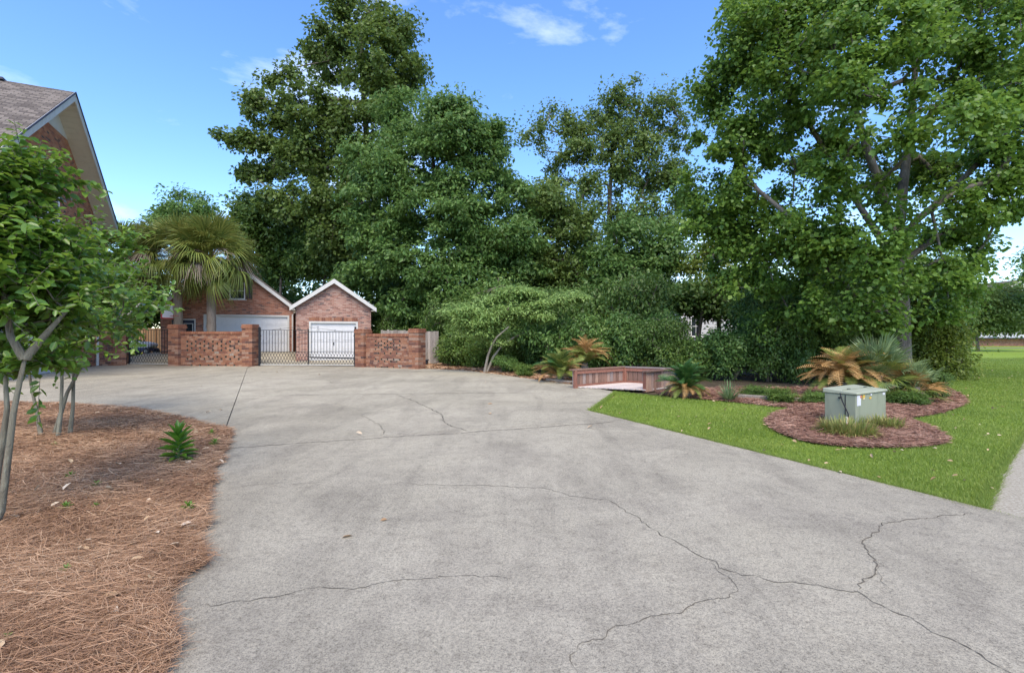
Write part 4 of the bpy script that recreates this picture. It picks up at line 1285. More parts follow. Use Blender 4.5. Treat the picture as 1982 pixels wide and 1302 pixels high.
mk = thing('marker_stake', 'thin dark cable leaning on the utility cabinet above a grey conduit', 'cable', (5.53, 8.17, 0))
MB().tube([(0.03, -0.03, 0.0), (0.02, -0.02, 0.17)], 0.022, 8).build('conduit', 'pvc_grey', mk)
MB().tube([(0.05, -0.05, 0.10), (0.045, -0.03, 0.22), (-0.01, 0.03, 0.42), (-0.03, 0.06, 0.555)], 0.011, 7).build('wire', 'iron_black', mk)

# ================================================================== YARD OBJECTS
bh = thing('basketball_hoop', 'basketball backboard with red edge on a dark pole', 'basketball hoop', (-18.45, 26.6, 0.3))
MB().tube([(0.05, 0.1, 0), (0.05, 0.1, 1.5), (0.05, 0.02, 2.1)], 0.06, 10).build('pole', 'iron_black', bh)
Mb = Matrix.Rotation(math.radians(62), 3, 'Z')
MB().box((0.05, -0.05, 2.55), (1.0, 0.03, 0.70), Mb).build('backboard', 'board_face', bh)
fr = MB()
for s in (-1, 1):
    fr.box(Vector((0.05, -0.05, 2.55)) + Mb @ Vector((s * .51, 0, 0)), (.05, .05, .78), Mb)
    fr.box(Vector((0.05, -0.05, 2.55)) + Mb @ Vector((0, 0, s * .37)), (.97, .05, .05), Mb)
fr.build('border', 'red_paint', bh)
rc = Vector((0.05, -0.05, 2.3)) + Mb @ Vector((0, -0.27, 0))
MB().tube([rc + Vector((math.cos(a) * .2, math.sin(a) * .2, 0)) for a in np.linspace(0, 2 * math.pi, 17)], 0.012, 6).build('rim', 'red_paint', bh)

vh = thing('ride_on_mower', 'small white and navy ride-on machine parked behind the narrow gate', 'mower', (-22.7, 30.2, 0.38))
m = MB(); m.prism_xz([(-.95, .42), (.55, .42), (.72, .52), (.70, .68), (.2, .80), (-.55, .84), (-.95, .80)], -.34, .34); m.build('body', 'white_paint', vh, bevel=0.04)
MB().b2((-1.0, -.38, .20), (.60, .38, .415)).build('chassis', 'navy_plastic', vh, bevel=0.03)
for x in (-.62, .52):
    for y in (-.40, .40):
        wl = bpy.data.objects.new('wheel', None); link(wl, vh); wl.location = (x, y, .21)
        m = MB(); m.tube([(0, -.08, 0), (0, -.06, 0), (0, .06, 0), (0, .08, 0)], [.17, .21, .21, .17], 16); m.build('tyre', 'dark_plastic', wl)
        m = MB(); m.tube([(0, -.09, 0), (0, .09, 0)], .10, 12); m.build('rim', 'iron_pale', wl)
m = MB(); m.tube([(.10, 0, .8), (.02, 0, .98)], .03, 8); m.tube([(.02 + .16 * math.sin(a) * .4, .18 * math.cos(a), 1.0 + .16 * math.sin(a) * .8) for a in np.linspace(0, 2 * math.pi, 13)], .018, 6); m.build('steering_wheel', 'dark_plastic', vh)
m = MB(); m.b2((-.75, -.24, .84), (-.25, .24, .92)).b2((-.82, -.24, .90), (-.72, .24, 1.12)); m.build('seat', 'navy_plastic', vh, bevel=0.03)
rb_ = thing('low_bench', 'low red painted bench on the lawn edge behind the narrow gate', 'bench', (-20.95, 29.0, 0.33))
MB().b2((-.8, -.14, .12), (.55, .14, .17)).build('seat', 'red_paint', rb_)
for x in (-.7, .45): piece('leg', (x, 0, .058), (.08, .24, .116), 'red_paint', rb_)

# ================================================================== TREES
def trunk_px(pts, Y, z0=0.0, dy=0.0):
    """trunk line through photo pixels at distance Y; the first point stands on the ground"""
    out = []
    for i, (x, y) in enumerate(pts):
        out.append(P(x, y, Y + dy * i))
    out[0][2] = z0
    return out
rg = np.random.default_rng(77)

# the big sweetgum on the right
gum_l = lobes_px([(1350, 190, 36, 30, .5), (1345, 145, 24, 20, .5), (1375, 120, 40, 35, .5), (1365, 255, 40, 26, .5), (1350, 330, 36, 26, .5), (1480, 295, 40, 26, .5), (1350, 440, 36, 30, .5), (1395, 190, 60, 55, 1), (1450, 95, 70, 75, 0), (1445, 10, 60, 60, 1), (1560, 40, 120, 85, -1), (1700, 60, 130, 100, -3), (1850, 60, 130, 100, -2),
    (1960, 180, 110, 120, -2), (1540, 170, 110, 80, -1), (1660, 190, 110, 80, -3), (1830, 230, 120, 80, -4), (1420, 270, 85, 50, 0), (1500, 240, 70, 60, 2),
    (1375, 395, 70, 45, 1), (1440, 450, 80, 60, 0), (1545, 470, 90, 60, -1), (1640, 350, 90, 65, -2), (1480, 540, 75, 50, 0), (1590, 590, 85, 55, -1.5),
    (1655, 490, 85, 55, -2), (1795, 520, 90, 55, -2), (1890, 400, 90, 45, -2), (1960, 330, 70, 60, -2), (1840, 590, 60, 40, 0), (1690, 600, 70, 45, -2), (1600, 300, 80, 50, 1.5),
    (1740, 330, 90, 60, 2), (1400, 335, 55, 35, 1), (1455, 370, 60, 40, -.5), (1515, 400, 70, 40, 1), (1600, 430, 70, 45, -2), (1470, 490, 60, 40, 1), (1720, 440, 80, 45, -3), (1830, 455, 70, 40, 1), (1530, 540, 70, 45, 1), (1420, 520, 55, 40, 1), (1540, 620, 60, 40, 0), (1940, 430, 50, 35, -1), (1850, 330, 80, 50, 1), (1700, 540, 70, 40, -2.5), (1860, 550, 55, 40, 1), (1650, 280, 70, 40, -3), (1900, 500, 45, 40, -1), (1700, -60, 200, 90, 0), (1920, -60, 160, 100, 0), (2060, 120, 120, 160, 0), (2080, 330, 100, 110, 0)], 16.0)
tree('sweetgum_tree', 'huge spreading sweetgum with a grey trunk behind the small fan palm', 'tree',
     [trunk_px([(1746, 742), (1746, 690), (1746, 620), (1745, 540), (1743, 470), (1742, 430)], 16.0)] +
     [[P(*q) for q in l_] for l_ in ([(1744, 500, 16), (1722, 420, 15.8), (1700, 350, 15.2), (1675, 280, 14.8), (1650, 190, 14.5), (1610, 90, 14.5)],
                                     [(1742, 430, 16), (1748, 360, 16.2), (1760, 270, 16.5), (1768, 170, 16.4), (1780, 60, 16)],
                                     [(1744, 480, 16), (1770, 430, 15.6), (1830, 380, 15), (1890, 320, 14.5), (1960, 230, 14)],
                                     [(1746, 610, 16), (1690, 590, 15.4), (1630, 550, 15), (1575, 480, 14.8), (1530, 420, 14.8), (1470, 370, 15)],
                                     [(1744, 520, 16), (1690, 440, 17), (1620, 330, 17.5), (1560, 230, 17.4), (1490, 130, 17)],
                                     [(1745, 510, 16), (1810, 460, 16.6), (1880, 430, 17), (1980, 370, 17.2)])],
     gum_l, 840, 200, 0.50, 0.118, 'leaf_gum', 'bark_gum', 0.30, 101, wr=0.85, step=0.7, shell=0.25, tip_r=0.011, flat=0.7, tr=[1, .5, .55, .45, .42, .45, .38])

# tall dark tree left of the middle
tall_l = lobes_px([(690, 35, 75, 50), (760, 75, 50, 50), (640, 105, 60, 55), (730, 135, 85, 70), (790, 140, 30, 45), (555, 150, 45, 28), (490, 195, 28, 40), (545, 225, 60, 40), (610, 210, 60, 50), (660, 255, 75, 60),
    (465, 270, 42, 22), (530, 300, 60, 45), (600, 310, 65, 55), (480, 335, 30, 22), (740, 220, 55, 50), (640, 390, 80, 55), (560, 390, 65, 45), (700, 330, 60, 50), (680, 450, 90, 60)], 38.0, rng=rg)
tree('tall_tree', 'tallest dark tree with an open ragged crown behind the small garage', 'tree',
     [trunk_px([(735, 655), (735, 560), (732, 470), (725, 390), (712, 300), (705, 200), (700, 110), (698, 50)], 38.0)],
     tall_l, 470, 170, 0.9, 0.24, 'leaf_tall', 'bark_dark', 0.36, 102, wr=0.8, step=1.3, shell=0.2, tip_r=0.018, twig=.3)

# dense maple in the middle
dense_l = lobes_px([(800, 235, 80, 55), (880, 250, 70, 60), (940, 290, 40, 60), (730, 320, 65, 55), (830, 320, 110, 70), (930, 370, 75, 60), (1000, 400, 45, 50), (740, 410, 85, 55), (850, 430, 110, 65, -1.5), (950, 470, 85, 65, -1), (720, 490, 65, 50, -1),
    (810, 520, 95, 55, -2), (910, 560, 95, 60, -2), (1010, 500, 60, 60), (790, 590, 75, 45, -1.5), (850, 640, 70, 35, -1), (690, 560, 40, 40, 0)], 32.0, rng=rg)
tree('maple_tree', 'broad dense green tree rising right behind the grey fence', 'tree',
     [trunk_px([(870, 700), (868, 620), (862, 520), (850, 420), (840, 330), (836, 270)], 32.0), trunk_px([(880, 700), (890, 600), (905, 480), (915, 380)], 32.3)],
     dense_l, 420, 270, 0.95, 0.24, 'leaf_dense', 'bark_dark', 0.26, 103, wr=0.5, step=1.1, shell=0.45, tip_r=0.018, flat=0.5, droop=0.6)

# open-crowned tree in the middle right
sparse_l = lobes_px([(1055, 235, 50, 38), (1110, 240, 45, 40), (1170, 230, 45, 45), (1215, 190, 45, 35), (1285, 205, 38, 38), (1030, 275, 30, 25), (1085, 305, 45, 30), (1170, 300, 55, 40), (1250, 280, 55, 45), (1310, 260, 30, 45),
    (1075, 350, 35, 30), (1140, 360, 45, 30), (1235, 350, 60, 35), (1300, 350, 35, 45), (1100, 410, 50, 35), (1250, 410, 60, 35), (1170, 460, 50, 25), (1300, 430, 40, 35), (1195, 265, 50, 40), (1130, 285, 50, 35), (1205, 320, 60, 40), (1160, 400, 50, 35), (1205, 430, 50, 30), (1280, 330, 45, 40), (1250, 240, 40, 35), (1040, 390, 40, 40), (1320, 390, 40, 50)], 40.0, rng=rg)
tree('open_tree', 'airy tree with bare forking limbs showing against the blue sky', 'tree',
     [trunk_px([(1182, 670), (1182, 580), (1182, 500), (1180, 450), (1180, 390), (1183, 330), (1188, 270)], 40.0), trunk_px([(1183, 560), (1188, 490), (1215, 420), (1240, 380), (1262, 330)], 40.0, z0=P(0, 560, 40)[2])],
     sparse_l, 460, 88, 0.95, 0.21, 'leaf_sparse', 'bark_dark', 0.27, 104, wr=0.75, step=1.2, shell=0.1, tip_r=0.024, twig=.35, tr=[1, .6])

# mid-storey trees under and between
def mid_tree(name, label, px_base, Y, items, n_cl, per, mat, seed, lf=0.22, cl=0.85, bm='bark_dark', rb_=0.14, wr=0.6, shell=0.3, group=None, top=None):
    l = lobes_px(items, Y, rng=np.random.default_rng(seed))
    cz = min(it[1] for it in items); cx = np.mean([it[0] for it in items])
    t = trunk_px([(px_base, 700), (px_base * .8 + cx * .2, 640), (px_base * .5 + cx * .5, 560), (cx, (cz + 560) / 2), (cx, cz + 25)] if top is None else [(px_base, 700)] + top, Y)
    return tree(name, label, 'tree', [t], l, n_cl, per, cl, lf, mat, bm, rb_, seed, wr=wr, step=1.0, shell=shell, tip_r=0.014, group=group)
mid_tree('oak_tree', 'bright mid-green tree filling the gap below the airy tree, left side', 1055, 33, [(1060, 400, 55, 45), (1110, 440, 55, 40), (1085, 480, 75, 55), (1040, 520, 55, 55), (1110, 550, 75, 45), (1060, 590, 60, 40)], 230, 120, 'leaf_sparse', 111)
mid_tree('oak_tree', 'leafy dark green tree at the foot of the airy tree, right side', 1235, 31, [(1230, 450, 60, 35), (1180, 490, 50, 35), (1290, 470, 45, 35), (1265, 510, 65, 45), (1200, 530, 65, 50), (1250, 570, 75, 45), (1180, 590, 70, 45)], 240, 120, 'leaf_dense', 112)
mid_tree('yellow_tree', 'thin yellow-green tree with sky behind it beside the sweetgum', 1395, 29, [(1380, 490, 50, 18), (1350, 515, 40, 14), (1420, 470, 40, 18), (1400, 540, 55, 25), (1350, 570, 45, 22)], 110, 70, 'leaf_yellow', 113, lf=0.2, cl=0.7, shell=0.1)
mid_tree('oak_tree', 'dark round tree behind the larger garage beside the palm crowns', 540, 43, [(500, 410, 50, 32), (545, 440, 55, 50), (480, 460, 40, 40), (590, 470, 50, 55), (540, 510, 60, 35), (620, 510, 40, 30)], 260, 130, 'leaf_dark', 114, lf=0.28, cl=1.1)
mid_tree('oak_tree', 'slender stemmed tree rising between the two garage roofs', 615, 41, [(640, 470, 55, 45), (660, 520, 45, 32), (600, 500, 40, 30)], 120, 110, 'leaf_dark', 118, lf=0.27, cl=1.0)
mid_tree('pine_tree', 'small rounded treetop poking up beyond the palms', 360, 55, [(360, 385, 30, 12), (335, 402, 26, 12), (388, 404, 24, 12), (360, 415, 55, 18), (340, 440, 60, 25), (390, 445, 60, 25)], 150, 100, 'leaf_dense', 115, lf=0.3, cl=0.9, shell=0.2)
mid_tree('holly_tree', 'leafy tree beyond the yard fence left of the larger garage', 270, 37, [(265, 570, 70, 45), (230, 610, 60, 35), (300, 600, 35, 35), (215, 540, 40, 50)], 170, 130, 'leaf_dark', 116, lf=0.24, cl=1.0)
mid_tree('holly_tree', 'dark understory tree with thin stems in front of the clapboard house', 1345, 27, [(1330, 570, 50, 22), (1400, 570, 55, 22), (1450, 600, 45, 30), (1360, 598, 40, 14)], 150, 110, 'leaf_dark', 117, lf=0.2, cl=0.75)
mid_tree('holly_tree', 'deep green tree backing the shade behind the sweetgum trunk', 1640, 24, [(1600, 640, 60, 50), (1670, 650, 60, 60), (1540, 620, 60, 50), (1700, 560, 60, 60), (1620, 540, 70, 50)], 300, 130, 'leaf_dark', 119, lf=0.2, cl=0.8)
mid_tree('holly_tree', 'dark leafy tree between the feathery tree and the sagos', 1010, 27, [(960, 640, 60, 40), (1010, 600, 60, 40), (1050, 650, 50, 35), (930, 600, 40, 40)], 200, 120, 'leaf_dark', 120, lf=0.2, cl=0.8)
mid_tree('crab_tree', 'small spreading tree on the far lawn in front of the white house', 1893, 50, [(1890, 600, 38, 24), (1940, 600, 45, 26), (1965, 570, 30, 22), (1905, 575, 30, 16), (1975, 625, 30, 16), (1880, 632, 24, 12), (1950, 632, 32, 12), (1915, 625, 30, 14)], 230, 85, 'leaf_sparse', 121, lf=0.26, cl=0.95, top=[(1890, 645), (1900, 620), (1915, 600)])
mid_tree('street_tree', 'leafy bough of a far tree beside the white house roof', 2020, 46, [(1990, 525, 22, 18), (2030, 500, 40, 40)], 60, 90, 'leaf_dense', 122, lf=0.26, cl=0.9)
# vine-clad evergreen column
tree('cedar_tree', 'vine-covered evergreen column between the sweetgum trunk and open lawn', 'tree',
     [trunk_px([(1805, 738), (1803, 690), (1800, 640), (1798, 590)], 17.5)],
     lobes_px([(1798, 600, 45, 45), (1815, 650, 48, 45), (1805, 700, 55, 40), (1785, 735, 45, 25), (1830, 720, 35, 30), (1770, 660, 35, 50)], 17.5),
     260, 130, 0.42, 0.10, 'leaf_yellow', 'bark_dark', 0.14, 123, wr=0.55, step=0.5, shell=0.45, flat=1.0)

# feathery mimosa
tree('mimosa_tree', 'feathery light green mimosa leaning over the bed by the deck', 'tree',
     [trunk_px([(938, 720), (944, 690), (952, 668), (962, 652), (985, 632)], 20.0, dy=-0.15), trunk_px([(941, 719), (955, 690), (975, 664), (1010, 645), (1040, 632)], 20.0, dy=0.1)],
     lobes_px([(905, 600, 40, 14), (930, 625, 40, 14), (960, 610, 45, 14), (1010, 570, 50, 12), (1000, 600, 50, 14), (1050, 590, 50, 12), (1090, 580, 40, 10), (1110, 575, 25, 9), (930, 645, 30, 10), (1040, 615, 35, 10), (960, 580, 30, 10), (990, 560, 25, 8), (955, 660, 25, 10)], 20.0, squash=1.0),
     210, 150, 0.42, 0.13, 'leaf_mimosa', 'bark_pale', 0.06, 130, wr=0.34, step=0.5, shell=0.1, flat=0.28, tip_r=0.008, upn=1.4, droop=0.1)

# ---- woodland shrubs
def shrub_proto(seed, mat, lf, n_cl=70, per=90, h=1.0):
    rng = np.random.default_rng(seed)
    lob = [(np.array([rng.normal(0, .25), rng.normal(0, .2), rng.uniform(.3, .8)]), np.array([.42, .36, .34])) for _ in range(6)]
    lob.append((np.array([0, 0, .3]), np.array([.6, .45, .3])))
    T, C = in_lobes(lob, n_cl, rng, .45)
    T[:, 2] = np.abs(T[:, 2]) + 0.03
    stems = [[np.array([rng.normal(0, .05), rng.normal(0, .04), 0.0]), np.array([rng.normal(0, .1), rng.normal(0, .08), .18]), np.array([rng.normal(0, .15), rng.normal(0, .12), .38])] for _ in range(3)]
    pos, par, cnt, tips = skeleton(stems, T, 0.12, rng)
    rad = 0.006 * np.maximum(cnt, 1) ** .45
    tm = tubes('stem', pos, par, rad, 'bark_dark', 5)
    cl = np.repeat(np.arange(n_cl), per)
    off = rng.normal(size=(len(cl), 3)) * np.array([.085, .085, .07])
    pp = T[cl] + off; pp[:, 2] = np.maximum(pp[:, 2], 0.01)
    out = unitv(T[cl] - C[cl] + off * 3)
    nn = unitv(out * .5 + np.array([0, 0, .6]) + rng.normal(size=out.shape) * .5)
    dd = unitv(off + rng.normal(size=out.shape) * .06)
    ln = lf * rng.uniform(.6, 1.3, len(cl))
    tint = np.clip(rng.normal(.45, .2, len(cl)) + rng.normal(0, .14, n_cl)[cl], 0, 1)
    return tm, leaves('foliage', pp, dd, nn, ln, ln * .55, tint, mat)
PROTO = [shrub_proto(1, 'leaf_dark', .075, 80, 100), shrub_proto(2, 'leaf_shrub', .07, 80, 100), shrub_proto(3, 'leaf_dense', .08, 80, 90), shrub_proto(4, 'leaf_dark', .06, 90, 100)]
def shrub(name, label, px, py, Y, wpx, hpx, k, group=None, rot=0.0):
    s = Y / FPX
    c = P(px, py, Y)
    r = thing(name, label, 'shrub', (c[0], c[1], 0.0), rot, group)
    sx = wpx * s / 1.5; sz = hpx * s / 1.05
    for nm, me in zip(('stem', 'foliage'), PROTO[k]):
        o_ = bpy.data.objects.new(nm, me); link(o_, r); o_.scale = (sx, max(sx * .8, .8), sz)
    return r
rs = np.random.default_rng(9)
WOODS = 'shrubs along the edge of the wood'
WL = 'dark evergreen shrub in the second row of the thicket, behind the front shrubs'
for (px, Y, wpx, hpx, k, lab) in [(885, 24, 110, 75, 1, 'low leafy shrub at the end of the pine straw bank'),
        (930, 23.5, 100, 60, 1, 'low bright shrub behind the mimosa stems'),
        (985, 22.5, 90, 70, 3, 'dark shrub right of the mimosa stems'),
        (1045, 21.5, 130, 100, 2, 'rounded green shrub behind the wide yellow-green sago'),
        (1010, 24, 120, 110, 0, None),
        (1105, 20.5, 120, 105, 2, 'leafy shrub behind the orange-brown sago'),
        (1165, 19.5, 130, 110, 1, 'green shrub behind the back corner of the deck'),
        (1150, 23, 150, 150, 0, None),
        (1225, 19, 130, 120, 2, 'tall leafy shrub behind the right side of the deck'),
        (1235, 22, 160, 170, 3, None),
        (1290, 18, 120, 105, 3, 'dense shrub just behind the full green sago'),
        (1310, 22, 140, 70, 0, None),
        (1350, 17.5, 120, 78, 1, 'low shrub below the clapboard house between sago and yucca'),
        (1390, 20, 140, 75, 0, None),
        (1420, 17, 130, 100, 2, 'grey-green shrub right behind the spiky yucca'),
        (1470, 19, 150, 160, 3, None),
        (1490, 16.5, 140, 120, 3, 'dark shrub behind the low bright bush and timber'),
        (1540, 16.2, 130, 140, 0, 'dark shrub behind the plant left of the cabinet'),
        (1555, 18, 150, 190, 2, None),
        (1600, 17.0, 140, 150, 0, 'dark shrub behind the tan sago'),
        (1650, 18.5, 150, 180, 3, None),
        (1710, 19, 150, 180, 0, 'dark shrub behind the pale green fan palm'),
        (1770, 19.5, 130, 180, 3, None),
        (862, 26.5, 60, 55, 0,'shrub right of the weathered grey fence boards'),
        (780, 29.5, 80, 80, 0, None),
        (745, 30, 70, 90, 3, None),
        (880, 28, 120, 120, 3, None),
        (960, 26, 130, 130, 0, None),
        (1080, 25, 140, 140, 3, None)]:
    if lab: shrub('wood_shrub', lab, px, 700, Y, wpx, hpx, k, None, rs.uniform(0, 6.28))
    else: shrub('wood_shrub', WL, px, 700, Y, wpx, hpx, k, WOODS, rs.uniform(0, 6.28))
# taller backing growth that closes the wood behind
for (px, Y, wpx, hpx, k) in [(800, 36, 200, 200, 0), (950, 35, 200, 230, 3), (1100, 34, 200, 200, 0), (1260, 30, 150, 130, 3), (1480, 28, 170, 210, 0), (1600, 27, 200, 240, 3), (1740, 27, 200, 260, 0), (1840, 28, 110, 200, 3), (640, 46, 220, 130, 0), (500, 48, 220, 160, 3), (160, 50, 260, 140, 0)]:
    shrub('thicket_shrub', 'tall dark thicket bush deep in the wood behind the front shrubs', px, 700, Y, wpx, hpx, k, 'thicket bushes deep in the wood', rs.uniform(0, 6.28))
# small named bushes at the front
for lab, px, py, wpx, hpx, k in [('low bright green bush beside the timber edging', 1508, 779, 62, 28, 1), ('small leafy sprig growing at the timber edging', 1466, 772, 24, 26, 1), ('small light green plant left of the utility cabinet', 1580, 782, 42, 24, 1),
                                 ('low dark bush on the mulch right of the cabinet', 1757, 784, 76, 30, 0), ('small leafy bush left of the big yellowing sago', 1018, 730, 46, 26, 1), ('low pale green bush under the mimosa', 985, 722, 70, 34, 2),
                                 ('low bush of brownish green leaves at the mulch tip', 1812, 772, 60, 48, 3), ('round clipped bush in front of the far white house', 1905, 668, 34, 16, 0), ('dark round bush under the far crab tree', 1875, 668, 30, 18, 3), ('green bush at the corner of the far white house', 1978, 668, 22, 18, 0)]:
    c = G(px, py)
    shrub('bush', lab, px, py, c[1], wpx, hpx, k, None, rs.uniform(0, 6.28))

# ================================================================== PALMS
def fan_frond(name, R, nseg, mat, rng, droop=0.35, spread=150, pet=0.6):
    """one fan leaf in local space: stalk along +x from the origin, blade at its end, segments drooping"""
    V = []; F = []; T = []
    def quadstrip(pts, ws, up, t):
        i = len(V)
        for p, w_ in zip(pts, ws):
            d_ = up * w_
            V.append(p - d_); V.append(p + d_)
        for k in range(len(pts) - 1):
            F.append((i + 2*k, i + 2*k + 2, i + 2*k + 3, i + 2*k + 1)); T.append(t)
    side = np.array([0, 1.0, 0])
    quadstrip([np.array([x, 0, -0.10 * pet * (x / pet) ** 2]) for x in np.linspace(0, pet, 4)], [0.022, .018, .016, .014], side, 0.75)
    hub = np.array([pet, 0, -0.10 * pet])
    for k in range(nseg):
        a = math.radians((k / (nseg - 1) - .5) * 2 * spread * .5)
        L_ = R * (1 - 0.25 * abs(k / (nseg - 1) - .5) * 2) * rng.uniform(.88, 1.08)
        d_ = np.array([math.cos(a), math.sin(a), 0.10 * math.cos(a) + rng.normal(0, .05)])
        sd_ = np.array([-math.sin(a), math.cos(a), 0])
        g_ = droop * rng.uniform(.6, 1.5)
        pts = [hub + d_ * L_ * t - np.array([0, 0, g_ * L_ * max(0, t - .35) ** 2 * 1.6]) for t in (0.02, .35, .6, .82, 1.0)]
        wv = R * 0.024
        quadstrip(pts, [wv * .35, wv * 1.15, wv, wv * .6, wv * .1], sd_ + np.array([0, 0, .25 * (1 if k % 2 else -1)]), float(np.clip(rng.normal(.45, .22), 0, 1)))
    return raw(name, np.array(V), np.array(F), mat, np.array(T))
def place_frond(me, parent, p, az, el, roll, sc, name='frond'):
    o_ = bpy.data.objects.new(name, me); link(o_, parent)
    M = Matrix.Rotation(az, 4, 'Z') @ Matrix.Rotation(-el, 4, 'Y') @ Matrix.Rotation(roll, 4, 'X')
    o_.matrix_local = Matrix.Translation(Vector([float(x) for x in p])) @ M @ Matrix.Diagonal((sc, sc, sc, 1))
    return o_
rp = np.random.default_rng(15)
FAN = [fan_frond('frond', .82, 36, 'leaf_palm', rp, d_, 230, 1.05) for d_ in (.5, .75, 1.0, 1.25)]
FAN_DEAD = [fan_frond('frond', 0.95, 30, 'dead_stalk', rp, 1.4, 150, 0.9)]
def stalk_mesh(rng):
    s = MB()
    main = [(t * 1.9, 0, 0.35 * math.sin(t * 2.2) - 1.15 * t * t) for t in np.linspace(0, 1, 9)]
    s.tube(main, [.02 - .0015 * i for i in range(9)], 5)
    for i in range(2, 9):
        for k in range(5):
            a = rng.uniform(0, 6.28); l = .55 * rng.uniform(.6, 1.2)
            p = np.array(main[i]); q = [p + np.array([.35 * t * l, math.cos(a) * .5 * l * t, math.sin(a) * .35 * l * t - .55 * l * t * t]) for t in (0, .4, .75, 1)]
            s.tube(q, [.007, .006, .005, .003], 3, False)
    me = pyd('flower_stalk', s.v, s.f, 'dead_stalk')
    a_ = me.attributes.new('tint', 'FLOAT', 'FACE'); a_.data.foreach_set('value', rng.random(len(me.polygons)).astype(np.float32))
    return me
STALK = [stalk_mesh(rp) for _ in range(2)]
def cabbage_palm(label, base, h, n, seed, lean=(0, 0), stalks=7, sc=1.0):
    rng = np.random.default_rng(seed)
    r = thing('cabbage_palm', label, 'palm', base, 0, 'tall cabbage palms behind the brick wall')
    s = MB(); m_ = 26
    s.tube([(lean[0] * t * t, lean[1] * t, h * t) for t in np.linspace(0, 1, m_)], [.235 - .05 * t + .012 * (i % 2) + (.10 * max(0, t - .86) / .14) for i, t in enumerate(np.linspace(0, 1, m_))], 14)
    s.build('trunk', 'bark_palm', r, smooth=True)
    top = np.array([lean[0], lean[1], h])
    bt = MB()                                           # split old leaf bases under the crown
    for k in range(22):
        a = k * 2.4; z = h - .75 + .7 * k / 22
        p = Vector((lean[0] + math.cos(a) * .2, lean[1] + math.sin(a) * .2, z)); q = p + Vector((math.cos(a) * .16, math.sin(a) * .16, .28))
        bt.bar(p, q, .09, .025, (math.cos(a), math.sin(a), -.5))
    bt.build('leaf_base', 'bark_palm', r)
    for k in range(n):
        t = (k + .5) / n
        el = math.radians(84 - 112 * t ** 0.95 + rng.normal(0, 11)); az = k * 2.399 + rng.normal(0, .3)
        me = FAN_DEAD[0] if t > .72 and rng.random() < .18 else FAN[min(3, int(t * 4))]
        place_frond(me, r, top + np.array([0, 0, .25 * (1 - t) - .1]), az, el, rng.normal(0, .25), sc * rng.uniform(.9, 1.12))
    for k in range(stalks):
        place_frond(STALK[k % 2], r, top + np.array([0, 0, .05]), k * 2 * math.pi / stalks + rng.normal(0, .3), math.radians(rng.uniform(5, 35)), 0, rng.uniform(.75, 1.1), 'flower_stalk')
    return r
def pb(px, Y): return ((px - 991) / FPX * Y, Y, 0.05)
cabbage_palm('cabbage palm with a full round crown in front of the gable window', pb(409, 26.0), 5.5, 96, 1, sc=1.26)
cabbage_palm('cabbage palm with trunk beside the basketball backboard', pb(346, 26.6), 5.7, 90, 2, (-.15, 0), sc=1.26)
cabbage_palm('cabbage palm crown set back against the house, half hidden by crape myrtle', pb(236, 27.2), 5.6, 70, 3, (0, 0), sc=1.25)

# small bushy fan palm
FAN_S = [fan_frond('frond', .55, 30, 'leaf_yucca', rp, .18, 165, .42), fan_frond('frond', .5, 28, 'leaf_palm', rp, .25, 170, .4)]
FAN_Y = [fan_frond('frond', .5, 26, 'leaf_sago_brown', rp, .3, 170, .35)]
def fan_bush(label, base, h, n, sc, meshes, seed, lo=-20, hi=85):
    rng = np.random.default_rng(seed)
    r = thing('fan_palm', label, 'palm', base)
    s = MB(); s.tube([(0, 0, 0), (0.02, 0, h * .5), (0, 0, h)], [.10, .11, .12], 10); s.build('trunk', 'bark_palm', r, smooth=True)
    for k in range(n):
        t = (k + .5) / n
        place_frond(meshes[k % len(meshes)], r, (0, 0, h - .05 * t), k * 2.399, math.radians(hi + (lo - hi) * t + rng.normal(0, 6)), rng.normal(0, .2), sc * rng.uniform(.85, 1.1))
    return r
fan_bush('small bushy fan palm with pale green fronds below the sweetgum trunk', (*P(1698, 700, 11.5)[:2], 0), .58, 34, 1.05, FAN_S, 4)
fan_bush('little yellowing fan palm at the right of the brown sago', (*P(1768, 740, 11.2)[:2], 0), .34, 20, .85, [FAN_S[1], FAN_Y[0], FAN_S[0]], 5)

# sagos
def sago_frond(name, L_, mat, rng, n=30, arch=.5, wl=.16, lw=.013):
    V = []; F = []; T = []
    pts = [np.array([L_ * (t - .12 * arch * t * t), 0, L_ * (.28 * arch * math.sin(t * 2.4) - .42 * arch * t * t)]) for t in np.linspace(0, 1, n + 1)]
    for k in range(n):
        i = len(V); w_ = .010 * (1 - .7 * k / n); sd_ = np.array([0, w_, 0])
        V += [pts[k] - sd_, pts[k] + sd_, pts[k+1] - sd_, pts[k+1] + sd_]; F.append((i, i+2, i+3, i+1)); T.append(.9)
        if k < 3: continue
        t = k / n; ll = wl * L_ * (math.sin(min(1, t * 1.25 + .12) * math.pi * .62) + .12) * (1 if t < .8 else (1 - t) / .2 * .7 + .3)
        dx = pts[k+1] - pts[k]; dx = dx / np.linalg.norm(dx)
        for s_ in (-1, 1):
            tip = pts[k] + dx * ll * .55 + np.array([0, s_ * ll * .8, 0]) + np.array([0, 0, .28 * ll])
            midp = (pts[k] * .5 + tip * .5) + np.array([0, 0, .03 * ll])
            ww = dx * lw
            i = len(V)
            V += [pts[k] - ww, pts[k] + ww, midp - ww, midp + ww, tip - ww * .2, tip + ww * .2]
            tt = float(np.clip(rng.normal(.4 + .2 * t, .15), 0, 1))
            F += [(i, i+2, i+3, i+1), (i+2, i+4, i+5, i+3)]; T += [tt, tt]
    return raw(name, np.array(V), np.array(F), mat, np.array(T))
SG = [sago_frond('frond', 1.0, 'leaf_sago', rp, arch=a) for a in (.5, .8)]
